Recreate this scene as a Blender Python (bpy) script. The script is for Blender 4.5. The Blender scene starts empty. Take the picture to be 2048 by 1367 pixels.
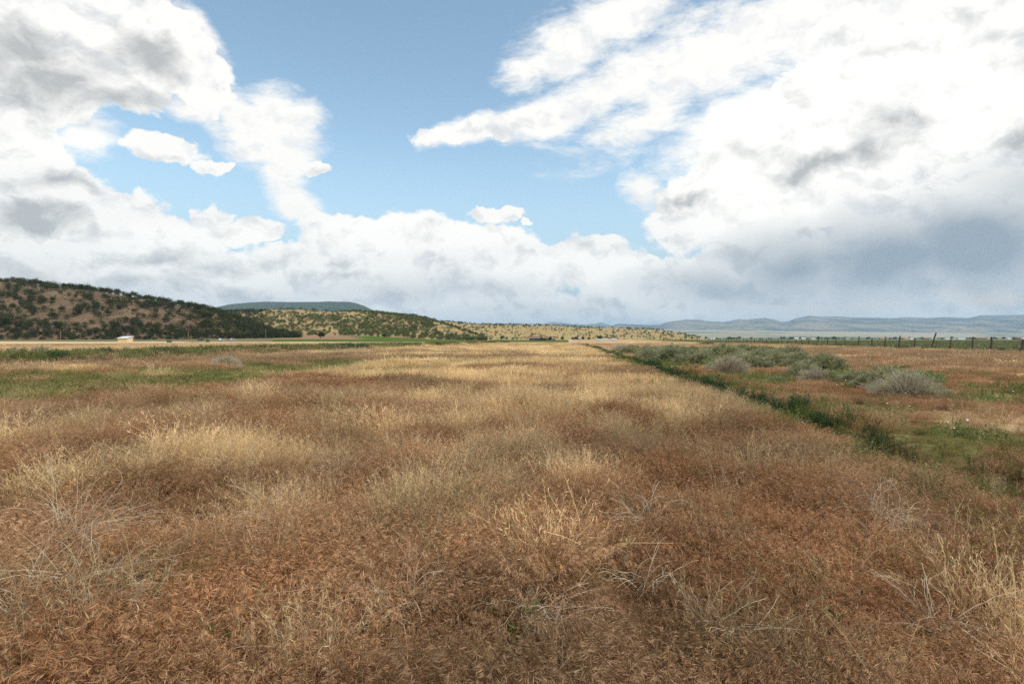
import bpy, bmesh, math, random
import numpy as np
from mathutils import Vector, Matrix

R = math.radians
random.seed(7)
RNG = np.random.default_rng(11)
S = bpy.context.scene
COL = S.collection

# ------------------------------------------------------------------ camera
F = 1138.0                      # focal length in pixels of the 2048 px wide photograph (20 mm on a 36 mm sensor)
HZ = 678.0                      # row of the horizon
EYE = 1.5
cam_d = bpy.data.cameras.new('camera')
cam_d.sensor_width = 36.0
cam_d.lens = 36.0 * F / 2048.0
cam_d.clip_start = 0.05
cam_d.clip_end = 90000.0
cam = bpy.data.objects.new('camera', cam_d)
COL.objects.link(cam)
cam.location = (0, 0, EYE)
cam.rotation_euler = (R(90) - math.atan((683.5 - HZ) / F), 0, 0)
S.camera = cam

# ------------------------------------------------------------------ world: daylight sky with clouds, by direction
SUN_EL, SUN_AZ = 58.0, 128.0    # azimuth clockwise from the view direction (+Y): high over the viewer's right shoulder
SKY_STRENGTH = 0.10


class NT:
    """small helper to write node trees"""
    def __init__(self, tree):
        self.t = tree

    def n(self, kind, **kw):
        nd = self.t.nodes.new(kind)
        for k, v in kw.items():
            setattr(nd, k, v)
        return nd

    def link(self, a, b):
        self.t.links.new(a, b)

    def put(self, sock, v):
        if isinstance(v, bpy.types.NodeSocket):
            self.link(v, sock)
        else:
            sock.default_value = v

    def math(self, op, a, b=None, c=None, clamp=False):
        nd = self.n('ShaderNodeMath', operation=op, use_clamp=clamp)
        self.put(nd.inputs[0], a)
        if b is not None:
            self.put(nd.inputs[1], b)
        if c is not None:
            self.put(nd.inputs[2], c)
        return nd.outputs[0]

    def vmath(self, op, a, b=None, scale=None):
        nd = self.n('ShaderNodeVectorMath', operation=op)
        self.put(nd.inputs[0], a)
        if b is not None:
            self.put(nd.inputs[1], b)
        if scale is not None:
            self.put(nd.inputs['Scale'], scale)
        return nd.outputs['Value'] if op in ('LENGTH', 'DOT_PRODUCT') else nd.outputs['Vector']

    def noise(self, vec, scale, detail=4.0, rough=0.5, dist=0.0, color=False, lac=2.0):
        nd = self.n('ShaderNodeTexNoise')
        self.put(nd.inputs['Vector'], vec)
        nd.inputs['Scale'].default_value = scale
        nd.inputs['Detail'].default_value = detail
        nd.inputs['Roughness'].default_value = rough
        nd.inputs['Lacunarity'].default_value = lac
        nd.inputs['Distortion'].default_value = dist
        return nd.outputs['Color'] if color else nd.outputs[0]

    def ramp01(self, v, lo, hi, smooth=True, to=(0.0, 1.0)):
        nd = self.n('ShaderNodeMapRange', interpolation_type='SMOOTHSTEP' if smooth else 'LINEAR')
        self.put(nd.inputs['Value'], v)
        nd.inputs['From Min'].default_value = lo
        nd.inputs['From Max'].default_value = hi
        nd.inputs['To Min'].default_value = to[0]
        nd.inputs['To Max'].default_value = to[1]
        return nd.outputs[0]

    def mix(self, f, a, b, mode='MIX'):
        nd = self.n('ShaderNodeMix', data_type='RGBA', blend_type=mode)
        self.put(nd.inputs[0], f)
        self.put(nd.inputs[6], a)
        self.put(nd.inputs[7], b)
        return nd.outputs[2]

    def mapping(self, vec, loc=(0, 0, 0), rot=(0, 0, 0), scale=(1, 1, 1), kind='POINT'):
        nd = self.n('ShaderNodeMapping', vector_type=kind)
        self.put(nd.inputs['Vector'], vec)
        nd.inputs['Location'].default_value = loc
        nd.inputs['Rotation'].default_value = rot
        nd.inputs['Scale'].default_value = scale
        return nd.outputs[0]


def stereo(px, py):
    """direction seen at a pixel of the photograph -> stereographic sky coordinates (x, z) / (1 + y)"""
    d = np.array([(px - 1024) / F, 1.0, (HZ - py) / F])
    d /= np.linalg.norm(d)
    return d[0] / (1 + d[1]), d[2] / (1 + d[1])


def glow_amt(N, blobs, vec):
    """the thinnest, brightest cloud near the sun's side of the sky"""
    return N.ramp01(blobs(vec, [(1600, 280, 420, 220, 20), (120, 290, 200, 60), (850, 470, 330, 50), (1500, 400, 220, 130), (1850, 190, 260, 170), (1150, 540, 250, 40), (420, 480, 300, 50)]), 0.0, 0.55)


def build_world():
    w = bpy.data.worlds.new('World')
    S.world = w
    w.use_nodes = True
    t = w.node_tree
    t.nodes.clear()
    N = NT(t)
    out = N.n('ShaderNodeOutputWorld')
    bg = N.n('ShaderNodeBackground')
    bg.inputs['Strength'].default_value = SKY_STRENGTH
    N.link(bg.outputs[0], out.inputs[0])
    sky = N.n('ShaderNodeTexSky', sky_type='NISHITA', sun_disc=False)
    sky.sun_elevation = R(SUN_EL)
    sky.sun_rotation = R(SUN_AZ)
    sky.altitude = 1600
    sky.air_density = 1.0
    sky.dust_density = 0.6
    sky.ozone_density = 1.0
    tc = N.n('ShaderNodeTexCoord')
    d = N.vmath('NORMALIZE', tc.outputs['Generated'])
    sep = N.n('ShaderNodeSeparateXYZ')
    N.link(d, sep.inputs[0])
    den = N.math('ADD', N.math('MAXIMUM', sep.outputs[1], -0.8), 1.0)
    cmb = N.n('ShaderNodeCombineXYZ')
    N.link(N.math('DIVIDE', sep.outputs[0], den), cmb.inputs[0])
    N.link(N.math('DIVIDE', sep.outputs[2], den), cmb.inputs[1])
    P = cmb.outputs[0]
    # domain warp, large and small
    def warp(vec, scale, amt, detail):
        nz = N.noise(vec, scale, detail, 0.6, color=True)
        return N.vmath('ADD', vec, N.vmath('SCALE', N.vmath('SUBTRACT', nz, (0.5, 0.5, 0.5)), scale=amt))
    P1 = warp(P, 13.0, 0.034, 3.0)
    PW = warp(P1, 34.0, 0.030, 9.0)       # billowing edges
    PF = N.mapping(P, rot=(0, 0, R(-24)), scale=(1, 2.6, 1))
    PS = warp(PF, 11.0, 0.06, 5.0)

    def blobs(vec, items):
        acc = None
        for it in items:
            cx, cy, rx, ry = it[:4]
            rot = it[4] if len(it) > 4 else 0.0
            amp = it[5] if len(it) > 5 else 1.0
            u, v = stereo(cx, cy)
            a0, a1 = stereo(cx - rx, cy), stereo(cx + rx, cy)
            b0, b1 = stereo(cx, cy - ry), stereo(cx, cy + ry)
            su = math.hypot(a1[0] - a0[0], a1[1] - a0[1]) / 2
            sv = math.hypot(b1[0] - b0[0], b1[1] - b0[1]) / 2
            m = N.mapping(vec, (u, v, 0), (0, 0, R(rot)), (su, sv, 1.0), 'TEXTURE')
            g = N.n('ShaderNodeTexGradient', gradient_type='SPHERICAL')
            N.link(m, g.inputs[0])
            val = g.outputs['Fac']
            if amp != 1.0:
                val = N.math('MULTIPLY', val, amp)
            acc = val if acc is None else N.math('MAXIMUM', acc, val)
        return acc

    PN = N.mapping(P1, scale=(1, 1.4, 1))
    fb = N.noise(PN, 24.0, 10.0, 0.60)
    fbu = N.noise(N.vmath('ADD', PN, (0.004, 0.014, 0.0)), 24.0, 7.0, 0.60)
    relief = N.math('SUBTRACT', fb, fbu)     # lit from above: tops against undersides
    fb2 = N.noise(P, 9.0, 5.0, 0.55)

    cumulus = [
        (60, 70, 300, 190), (200, 80, 220, 170), (320, 100, 150, 110), (400, 160, 80, 62, -30), (240, 160, 150, 80),
        (60, 190, 220, 75), (20, 40, 300, 200),
        (10, 320, 160, 130), (100, 410, 230, 85), (230, 420, 130, 55), (330, 470, 150, 60), (430, 440, 62, 46),
        (500, 465, 75, 34), (330, 288, 108, 38), (425, 325, 58, 20), (640, 340, 32, 18), (60, 480, 300, 90),
        (780, 490, 215, 72), (690, 455, 110, 36), (930, 492, 190, 62), (1060, 530, 190, 58), (1190, 520, 100, 52),
        (1280, 555, 150, 56), (600, 540, 300, 60), (350, 550, 420, 80), (100, 560, 400, 110), (1024, 640, 1900, 95),
        (1000, 428, 72, 20), (968, 426, 36, 19), (1003, 456, 34, 10), (1058, 446, 15, 10),
        (1560, 330, 270, 160, 28), (1400, 420, 150, 100, 20), (1850, 380, 430, 240), (1900, 130, 420, 260),
        (1480, 540, 190, 90), (1570, 450, 210, 110), (880, 545, 260, 75), (1750, 540, 480, 140), (1700, 250, 320, 200, 15), (935, 272, 125, 26, 4), (1060, 245, 90, 26, 14),
    ]
    wispy = [
        (545, 260, 130, 120), (470, 215, 120, 60, -35), (600, 230, 70, 55, 20), (585, 350, 75, 110), (600, 420, 70, 50),
        (400, 60, 130, 34, -55, 0.6), (380, 215, 120, 40, -15, 0.8), (170, 280, 110, 60, 20, 0.8),
        (1420, 110, 420, 150, 24, 0.75), (1560, 60, 420, 150, 20, 0.9), (1300, 220, 300, 90, 26, 0.6), (1140, 300, 120, 30, -10, 0.5), (1240, 30, 240, 110, 20, 0.75),
        (1090, 232, 170, 52, 18, 1.1), (950, 268, 170, 36, 6, 1.0), (1230, 165, 230, 80, 26, 1.0), (1120, 100, 130, 70, 12, 0.95), (1260, 30, 130, 70, 10, 1.0),
        (1050, 130, 90, 80, 20, 0.6), (1100, 290, 120, 26, -8, 0.45), (1280, 380, 70, 70, 30, 0.7), (1450, 250, 240, 90, 28, 0.8),
    ]
    D = blobs(PW, cumulus)
    dens = N.math('ADD', D, N.math('MULTIPLY', N.math('SUBTRACT', fb, 0.5), 0.95))
    a_c = N.math('MULTIPLY', N.ramp01(dens, 0.10, 0.27), N.ramp01(D, 0.0, 0.06))
    Wd = blobs(P1, wispy)
    streak = N.noise(PS, 15.0, 10.0, 0.70)
    wd = N.math('ADD', Wd, N.math('MULTIPLY', N.math('SUBTRACT', streak, 0.5), 1.55))
    a_w = N.math('MULTIPLY', N.ramp01(wd, 0.05, 0.62), N.ramp01(Wd, 0.0, 0.12))
    alpha = N.math('MAXIMUM', a_c, a_w)
    # far round the sides and behind: scattered cloud as in front
    side = N.ramp01(sep.outputs[1], 0.60, 0.25)
    a_side = N.math('MULTIPLY', N.ramp01(fb2, 0.42, 0.60), side)
    alpha = N.math('MAXIMUM', alpha, a_side)

    grey = [
        (90, 150, 190, 105, 0, 1.0), (40, 90, 160, 95, 0, 1.0), (200, 200, 150, 50, 0, .8), (300, 112, 110, 60, -22, 1.0),
        (70, 435, 170, 45, 0, 1.1), (150, 372, 90, 24, 0, .7), (330, 520, 190, 40, 0, .6), (470, 532, 130, 26, 0, .55), (300, 560, 330, 30, 0, .5),
        (330, 308, 90, 16, 0, .45), (450, 460, 80, 20, 0, .5), (660, 520, 80, 18, 0, .45), (700, 545, 90, 18, 0, .5),
        (1640, 330, 170, 34, 14, 1.0), (1755, 285, 85, 60, 40, .9), (1385, 398, 72, 20, 4, .95), (1825, 235, 36, 34, -40, .6), (2040, 270, 60, 30, 0, .8),
    ]
    blue = [
        (1800, 520, 420, 130, 5, 1.0), (1950, 500, 320, 150, 0, 1.15), (1600, 540, 280, 110, 0, .85), (1450, 570, 260, 70, 0, .7),
        (870, 580, 420, 45, 0, .34), (1100, 614, 500, 36, 0, .26), (600, 594, 500, 36, 0, .24), (200, 592, 500, 44, 0, .24), (2050, 380, 200, 120, 0, .5),
    ]
    G = blobs(PW, grey)
    B = blobs(P1, blue)
    fbg = N.math('MULTIPLY', N.math('SUBTRACT', fb, 0.5), 0.7)
    sg = N.ramp01(N.math('ADD', G, N.math('ADD', fbg, N.math('MULTIPLY', relief, -2.2))), 0.02, 0.85, False)
    sb = N.ramp01(N.math('ADD', B, N.math('ADD', N.math('MULTIPLY', fbg, 0.32), N.math('MULTIPLY', relief, -0.2))), 0.0, 0.85, False)
    k = 1.0 / SKY_STRENGTH
    white = (1.09 * k, 1.07 * k, 1.02 * k, 1)
    c = N.mix(N.ramp01(N.math('ADD', fb, N.math('MULTIPLY', relief, 0.9)), 0.30, 0.54), (0.95 * k, 0.95 * k, 0.945 * k, 1), white)
    c = N.mix(N.math('MULTIPLY', glow_amt(N, blobs, P1), 1.0), c, (1.15 * k, 1.13 * k, 1.07 * k, 1))
    c = N.mix(N.math('MULTIPLY', a_c, sg), c, (0.55 * k, 0.56 * k, 0.555 * k, 1))
    c = N.mix(sb, c, (0.36 * k, 0.425 * k, 0.485 * k, 1))
    # warm glow low on the right
    warm = blobs(P1, [(1980, 600, 130, 26, 0, 1.0), (1650, 612, 260, 16, 0, .5), (60, 560, 200, 60, 0, .5)])
    c = N.mix(N.math('MULTIPLY', warm, 0.9, clamp=True), c, (0.88 * k, 0.80 * k, 0.70 * k, 1))
    skyc = N.vmath('MULTIPLY', sky.outputs[0], (2.80, 2.72, 2.18))
    base = N.mix(N.ramp01(sep.outputs[2], 0.34, 0.02), N.vmath('SCALE', skyc, scale=1.0), (0.50 * k, 0.635 * k, 0.73 * k, 1))
    final = N.mix(alpha, base, c)
    N.link(final, bg.inputs['Color'])
    w.cycles.sampling_method = 'MANUAL'
    w.cycles.sample_map_resolution = 512


build_world()

sun_d = bpy.data.lights.new('sun', 'SUN')
sun_d.energy = 3.5
sun_d.angle = R(1.5)
sun_d.color = (1.0, 0.95, 0.87)
sun = bpy.data.objects.new('sun', sun_d)
COL.objects.link(sun)
_a, _e = R(SUN_AZ), R(SUN_EL)
sdir = Vector((math.sin(_a) * math.cos(_e), math.cos(_a) * math.cos(_e), math.sin(_e)))
sun.rotation_euler = sdir.to_track_quat('Z', 'Y').to_euler()

S.view_settings.view_transform = 'Standard'
S.view_settings.look = 'None'
S.view_settings.exposure = 0.0
S.view_settings.gamma = 1.0
S.render.engine = 'CYCLES'
S.cycles.max_bounces = 6
S.cycles.diffuse_bounces = 2
S.cycles.glossy_bounces = 1
S.cycles.transmission_bounces = 2
S.cycles.transparent_max_bounces = 6
S.cycles.volume_bounces = 0
S.cycles.sample_clamp_indirect = 4.0
S.cycles.use_adaptive_sampling = False
S.cycles.adaptive_threshold = 0.015
S.cycles.use_denoising = False
S.cycles.denoiser = 'OPENIMAGEDENOISE'
S.cycles.denoising_input_passes = 'RGB_ALBEDO_NORMAL'
S.cycles.denoising_prefilter = 'ACCURATE'

# ------------------------------------------------------------------ numeric noise and masks
def _hash(ix, iy, seed):
    h = (ix.astype(np.int64) * 374761393 + iy.astype(np.int64) * 668265263 + seed * 1442695041) & 0xFFFFFFFF
    h = ((h ^ (h >> 13)) * 1274126177) & 0xFFFFFFFF
    h = h ^ (h >> 16)
    return (h & 0xFFFFFF) / float(0xFFFFFF)


def vnoise(x, y, seed=0):
    ix, iy = np.floor(x), np.floor(y)
    fx, fy = x - ix, y - iy
    fx, fy = fx * fx * (3 - 2 * fx), fy * fy * (3 - 2 * fy)
    a, b = _hash(ix, iy, seed), _hash(ix + 1, iy, seed)
    c, d = _hash(ix, iy + 1, seed), _hash(ix + 1, iy + 1, seed)
    return (a + (b - a) * fx) * (1 - fy) + (c + (d - c) * fx) * fy


def fbm(x, y, scale, octaves=4, seed=0):
    x = np.asarray(x, float) / scale
    y = np.asarray(y, float) / scale
    s, a, tot = 0.0, 1.0, 0.0
    for o in range(octaves):
        s = s + a * vnoise(x, y, seed + o * 17)
        tot += a
        a *= 0.5
        x, y = x * 2.03 + 3.7, y * 2.03 + 1.3
    return s / tot


def sstep(lo, hi, v):
    t = np.clip((v - lo) / (hi - lo), 0, 1)
    return t * t * (3 - 2 * t)


TH = math.atan((1134 - 1024) / F)          # the field's rows run a little to the right of the view
CT, ST = math.cos(TH), math.sin(TH)


def st(x, y):
    return x * ST + y * CT, x * CT - y * ST   # along the rows, across the rows


DITCH_T, BERM_T = 4.3, -29.5


def gz(x, y):
    """height of the ground"""
    x = np.asarray(x, float)
    y = np.asarray(y, float)
    s, t = st(x, y)
    k = x / np.maximum(y, 1.0)
    r = np.hypot(x, y)
    near = 1 - sstep(150, 400, r)
    z = (fbm(x, y, 2.2, 3, 5) - 0.5) * 0.14 * near + (fbm(x, y, 9.0, 2, 6) - 0.5) * 0.16 * near
    dm = DITCH_T + (fbm(s, s * 0, 9.0, 2, 8) - 0.5) * 0.7
    z = z - 0.50 * np.exp(-((t - dm) / 0.42) ** 2) * near + 0.10 * np.exp(-((t - dm + 1.0) / 0.7) ** 2) * near
    bm = BERM_T + (fbm(s, s * 0, 14.0, 2, 9) - 0.5) * 1.6
    z = z + 0.42 * np.exp(-((t - bm) / 1.5) ** 2) * (0.75 + 0.5 * fbm(s, s * 0, 6.0, 2, 10)) * (1 - sstep(200, 420, r))
    z = z + 0.04 * sstep(15, 48, t) * (1 - sstep(300, 900, y))
    z = z + 6.5 * sstep(300, 760, y) * (1 - sstep(-0.30, -0.07, k)) * (y > 0)
    z = z + np.maximum(0, y - 3500) * 0.023 * (1 - 0.3 * sstep(0.3, 0.9, k)) + (fbm(x, y, 900, 3, 12) - 0.5) * 24 * sstep(3500, 7000, y)
    return z


def proj(x, y, z):
    y = np.maximum(y, 0.2)
    return 1024 + F * x / y, HZ + F * (EYE - z) / y


def at_pixel(px, py, y0=3.0, y1=3000.0):
    """the ground point seen at a pixel of the photograph"""
    ys = np.geomspace(y0, y1, 4000)
    xs = (px - 1024) / F * ys
    zr = EYE + (HZ - py) / F * ys
    g = gz(xs, ys)
    i = int(np.argmax(zr <= g)) if (zr <= g).any() else len(ys) - 1
    return float(xs[i]), float(ys[i]), float(g[i])


def at_depth(px, y):
    x = (px - 1024) / F * y
    return x, y, float(gz(x, y))


# ------------------------------------------------------------------ what grows where
C_RUST = np.array([0.365, 0.196, 0.099])
C_RUST2 = np.array([0.480, 0.315, 0.185])
C_STRAW = np.array([0.800, 0.590, 0.325])
C_GREEN = np.array([0.150, 0.165, 0.055])
C_SOIL = np.array([0.235, 0.145, 0.090])
C_SAGE = np.array([0.190, 0.195, 0.095])


def iblob(px, py, items):
    v = np.zeros_like(px)
    for (cx, cy, rx, ry, a) in items:
        v = np.maximum(v, a * np.exp(-(((px - cx) / rx) ** 2 + ((py - cy) / ry) ** 2)))
    return v


STRAW_AT = [(960, 750, 330, 40, 1), (1060, 800, 260, 40, 1), (900, 840, 280, 40, .9), (720, 890, 320, 40, .8), (1080, 700, 250, 16, 1.0), (1020, 722, 230, 16, 1.0), (1000, 780, 380, 60, .9),
            (430, 900, 180, 45, .8), (980, 880, 250, 40, .7), (560, 800, 130, 25, .5), (1270, 770, 110, 40, .6), (90, 1100, 130, 34, .8),
            (960, 950, 160, 40, .6), (420, 1020, 120, 50, .6), (1340, 830, 110, 35, .6), (850, 730, 260, 14, .6), (1120, 725, 120, 10, .8), (250, 930, 130, 40, .5), (640, 960, 200, 50, .55)]
RUST_AT = [(1850, 1010, 260, 130, 1), (1580, 960, 220, 110, .9), (1100, 1150, 650, 110, .6), (160, 955, 220, 45, .8), (150, 870, 200, 40, .6), (800, 885, 110, 28, 1.0), (1100, 775, 110, 9, .9),
           (880, 785, 120, 12, .8), (1080, 905, 130, 25, .6), (700, 770, 150, 14, .6), (1250, 740, 90, 12, .6)]
GREEN_AT = [(60, 770, 320, 36, 1.1), (250, 752, 420, 22, 1.0), (420, 742, 260, 16, .9), (640, 726, 260, 13, 1.05), (850, 712, 220, 6, .6), (300, 780, 200, 22, .6),
            (1980, 775, 170, 24, 1.1), (1800, 860, 160, 34, .62), (1580, 818, 150, 14, .6), (1900, 840, 180, 44, .7), (1600, 790, 220, 22, .5), (1850, 815, 200, 16, .5), (1480, 745, 120, 8, .6),
            (1300, 722, 90, 10, .9), (1650, 700, 260, 4, .4), (1950, 1000, 150, 70, .55), (1740, 900, 110, 24, .6), (1620, 845, 250, 30, .5), (1760, 800, 140, 26, .45), (1450, 772, 130, 12, .5), (1430, 895, 60, 45, .5), (1060, 860, 90, 25, .4),
            (1050, 930, 60, 20, .25), (1940, 1060, 110, 45, .55), (900, 1050, 120, 25, .25), (1800, 930, 160, 36, .45), (1690, 735, 150, 10, .45)]
SOIL_AT = [(1790, 870, 140, 26, .8), (1400, 765, 90, 9, .6), (1560, 790, 120, 10, .6), (1900, 900, 140, 22, .9), (1700, 830, 120, 14, .7), (1970, 880, 120, 20, .7)]


def cover(x, y):
    """fractions of straw, green, bare soil, sagebrush at a place on the plain"""
    s, t = st(x, y)
    px, py = proj(x, y, 0.25)
    rr = np.hypot(x, y)
    w = sstep(5, 22, rr)
    n1 = fbm(x, y, 0.9, 4, 21) * (1 - w) + fbm(x, y, 3.6, 4, 25) * w
    n2 = fbm(x, y, 1.7, 3, 26) * (1 - w) + fbm(x * 0.45, y, 5.5, 4, 22) * w
    straw = sstep(0.42, 0.68, iblob(px, py, STRAW_AT) * 0.66 + (n1 - 0.5) * 1.75 + (n2 - 0.5) * 1.3 + 0.22 + 0.08 * w - iblob(px, py, RUST_AT) * 0.45)
    green = sstep(0.36, 0.80, iblob(px, py, GREEN_AT) * 0.92 + (fbm(x, y, 2.4, 4, 23) - 0.5) * 1.7)
    soil = sstep(0.40, 0.75, iblob(px, py, SOIL_AT) * 0.75 + (fbm(x, y, 1.1, 4, 24) - 0.5) * 0.8) * (t > DITCH_T + 0.6)
    fx = 51 + (y - 57) * 0.18
    sage = sstep(-0.6, 0.8, x - fx + (n1 - 0.5) * 1.6) * (x > 20) * (y > -40)
    straw = straw * (1 - 0.55 * sstep(DITCH_T, DITCH_T + 2, t) * (1 - sstep(18, 30, t)))
    return straw, green, soil, sage


def ground_colour(x, y):
    x = np.asarray(x, float)
    y = np.asarray(y, float)
    straw, green, soil, sage = cover(x, y)
    n = fbm(x, y, 1.4, 3, 31)[:, None]
    c = C_RUST * (0.32 + 0.3 * n + 0.1 * sstep(8, 30, np.hypot(x, y))[:, None] + 0.2 * sstep(8, 30, np.hypot(x, y))[:, None])  # darkened in colour close to the viewer, painting shaded gaps between tufts
    c = c + (C_RUST2 - c) * (sstep(20, 80, np.hypot(x, y)) * 0.5)[:, None]
    c = c + (C_STRAW * 0.80 - c) * straw[:, None]
    c = c + (C_GREEN * 1.05 - c) * (green * 0.7)[:, None]
    c = c + (C_SOIL * (0.8 + 0.5 * n) - c) * soil[:, None]
    r = np.hypot(x, y)
    px, py = proj(x, y, 0.0)
    k = x / np.maximum(y, 1)
    s, t = st(x, y)
    # beyond the left berm: pale and rusty strips running along the rows, then irrigated green
    far = sstep(BERM_T - 3, BERM_T - 6, t)
    band = fbm(t * 0.05 + y * 0.012, x * 0.002, 1.0, 4, 33)
    cf = C_RUST2 * 0.95 + (C_STRAW * 0.80 - C_RUST2 * 0.95) * sstep(0.38, 0.66, band)[:, None]
    cf = cf + (C_GREEN * 1.2 - cf) * (sstep(0.60, 0.72, fbm(t * 0.03 + y * 0.02, x * 0.004, 1.0, 3, 34)) * 0.8)[:, None]
    c = c + (cf - c) * far[:, None]
    d = r
    alf = sstep(275, 300, y + 0.25 * x) * (k < 0.10) * (k > -0.42)
    c = c + (np.array([0.085, 0.120, 0.028]) - c) * alf[:, None]
    plow = sstep(430, 450, y) * (1 - sstep(690, 700, y)) * sstep(-0.46, -0.43, k) * (1 - sstep(-0.28 - 0.05 * (y - 430) / 260, -0.25, k))
    c = c + (np.array([0.275, 0.165, 0.105]) - c) * plow[:, None]
    scr = sstep(310, 345, y + 40 * (fbm(x, y, 60, 3, 37) - 0.5)) * (k < -0.42)
    c = c + (np.array([0.165, 0.150, 0.080]) - c) * scr[:, None]
    # sagebrush plain
    sg = C_SAGE * (0.75 + 0.5 * fbm(x, y, 16, 4, 35))[:, None]
    c = c + (sg - c) * sage[:, None]
    fg = sage * sstep(140, 260, y) * (1 - sstep(0.30, 0.42, k))
    c = c + (np.array([0.19, 0.24, 0.06]) - c) * fg[:, None]
    # the valley floor beyond
    v = sstep(1500, 2600, y)
    lg = np.log(np.maximum(y, 10)) * 14
    vb = fbm(lg, x * 0.0007 + fbm(x, y, 700, 3, 38), 1.0, 4, 36)
    cv = np.array([0.085, 0.12, 0.07]) + (np.array([0.36, 0.32, 0.225]) - np.array([0.085, 0.12, 0.07])) * sstep(0.42, 0.60, vb + 0.16 * sstep(3500, 7500, y))[:, None]
    c = c + (cv - c) * v[:, None]
    return np.clip(c, 0.01, 1)


# ------------------------------------------------------------------ mesh and object helpers
def new_obj(name, me, parent=None, loc=None):
    o = bpy.data.objects.new(name, me)
    COL.objects.link(o)
    if parent is not None:
        o.parent = parent
    if loc is not None:
        o.location = loc
    return o


def tag(o, label=None, cat=None, group=None, kind=None):
    if label:
        o['label'] = label
    if cat:
        o['category'] = cat
    if group:
        o['group'] = group
    if kind:
        o['kind'] = kind
    return o


def empty(name, loc, label, cat, group=None, rz=0.0):
    e = bpy.data.objects.new(name, None)
    e.empty_display_size = 0.2
    COL.objects.link(e)
    e.location = loc
    e.rotation_euler = (0, 0, rz)
    return tag(e, label, cat, group)


def poly_mesh(name, polys, mats, col=None, smooth=False, mat_index=None):
    """polys: list of (n, k, 3) arrays, each of k-sided faces; col: list of matching (n, 3) face colours"""
    polys = [np.asarray(p, float) for p in polys if len(p)]
    nv = sum(p.shape[0] * p.shape[1] for p in polys)
    nf = sum(p.shape[0] for p in polys)
    me = bpy.data.meshes.new(name)
    me.vertices.add(nv)
    me.vertices.foreach_set('co', np.concatenate([p.reshape(-1) for p in polys]).astype(np.float32))
    me.loops.add(nv)
    me.loops.foreach_set('vertex_index', np.arange(nv, dtype=np.int32))
    cnt = np.concatenate([np.full(p.shape[0], p.shape[1], np.int32) for p in polys])
    me.polygons.add(nf)
    me.polygons.foreach_set('loop_start', np.concatenate([[0], np.cumsum(cnt)[:-1]]).astype(np.int32))
    if mat_index is not None:
        me.polygons.foreach_set('material_index', np.concatenate(mat_index).astype(np.int32))
    me.update(calc_edges=True)
    if col is not None:
        c = np.concatenate([np.repeat(np.asarray(q, float), p.shape[1], axis=0) for q, p in zip(col, polys)])
        c = np.concatenate([c, np.ones((len(c), 1))], 1)
        at = me.attributes.new('vcol', 'FLOAT_COLOR', 'POINT')
        at.data.foreach_set('color', c.astype(np.float32).ravel())
    for m in mats:
        me.materials.append(m)
    return me


def grid_mesh(name, P, mats, col=None, smooth=True, wrap=False):
    """P: (rows, columns, 3) grid of points"""
    a, b = P.shape[:2]
    idx = np.arange(a * b).reshape(a, b)
    if wrap:
        idx = np.concatenate([idx, idx[:, :1]], 1)
    q = np.stack([idx[:-1, :-1], idx[:-1, 1:], idx[1:, 1:], idx[1:, :-1]], -1).reshape(-1, 4)
    me = bpy.data.meshes.new(name)
    me.vertices.add(a * b)
    me.vertices.foreach_set('co', P.reshape(-1).astype(np.float32))
    me.loops.add(q.size)
    me.loops.foreach_set('vertex_index', q.ravel().astype(np.int32))
    me.polygons.add(len(q))
    me.polygons.foreach_set('loop_start', np.arange(0, q.size, 4, dtype=np.int32))
    me.update(calc_edges=True)
    me.polygons.foreach_set('use_smooth', np.full(len(q), smooth))
    if col is not None:
        c = np.concatenate([col.reshape(-1, 3), np.ones((a * b, 1))], 1)
        at = me.attributes.new('vcol', 'FLOAT_COLOR', 'POINT')
        at.data.foreach_set('color', c.astype(np.float32).ravel())
    for m in mats:
        me.materials.append(m)
    return me


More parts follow.
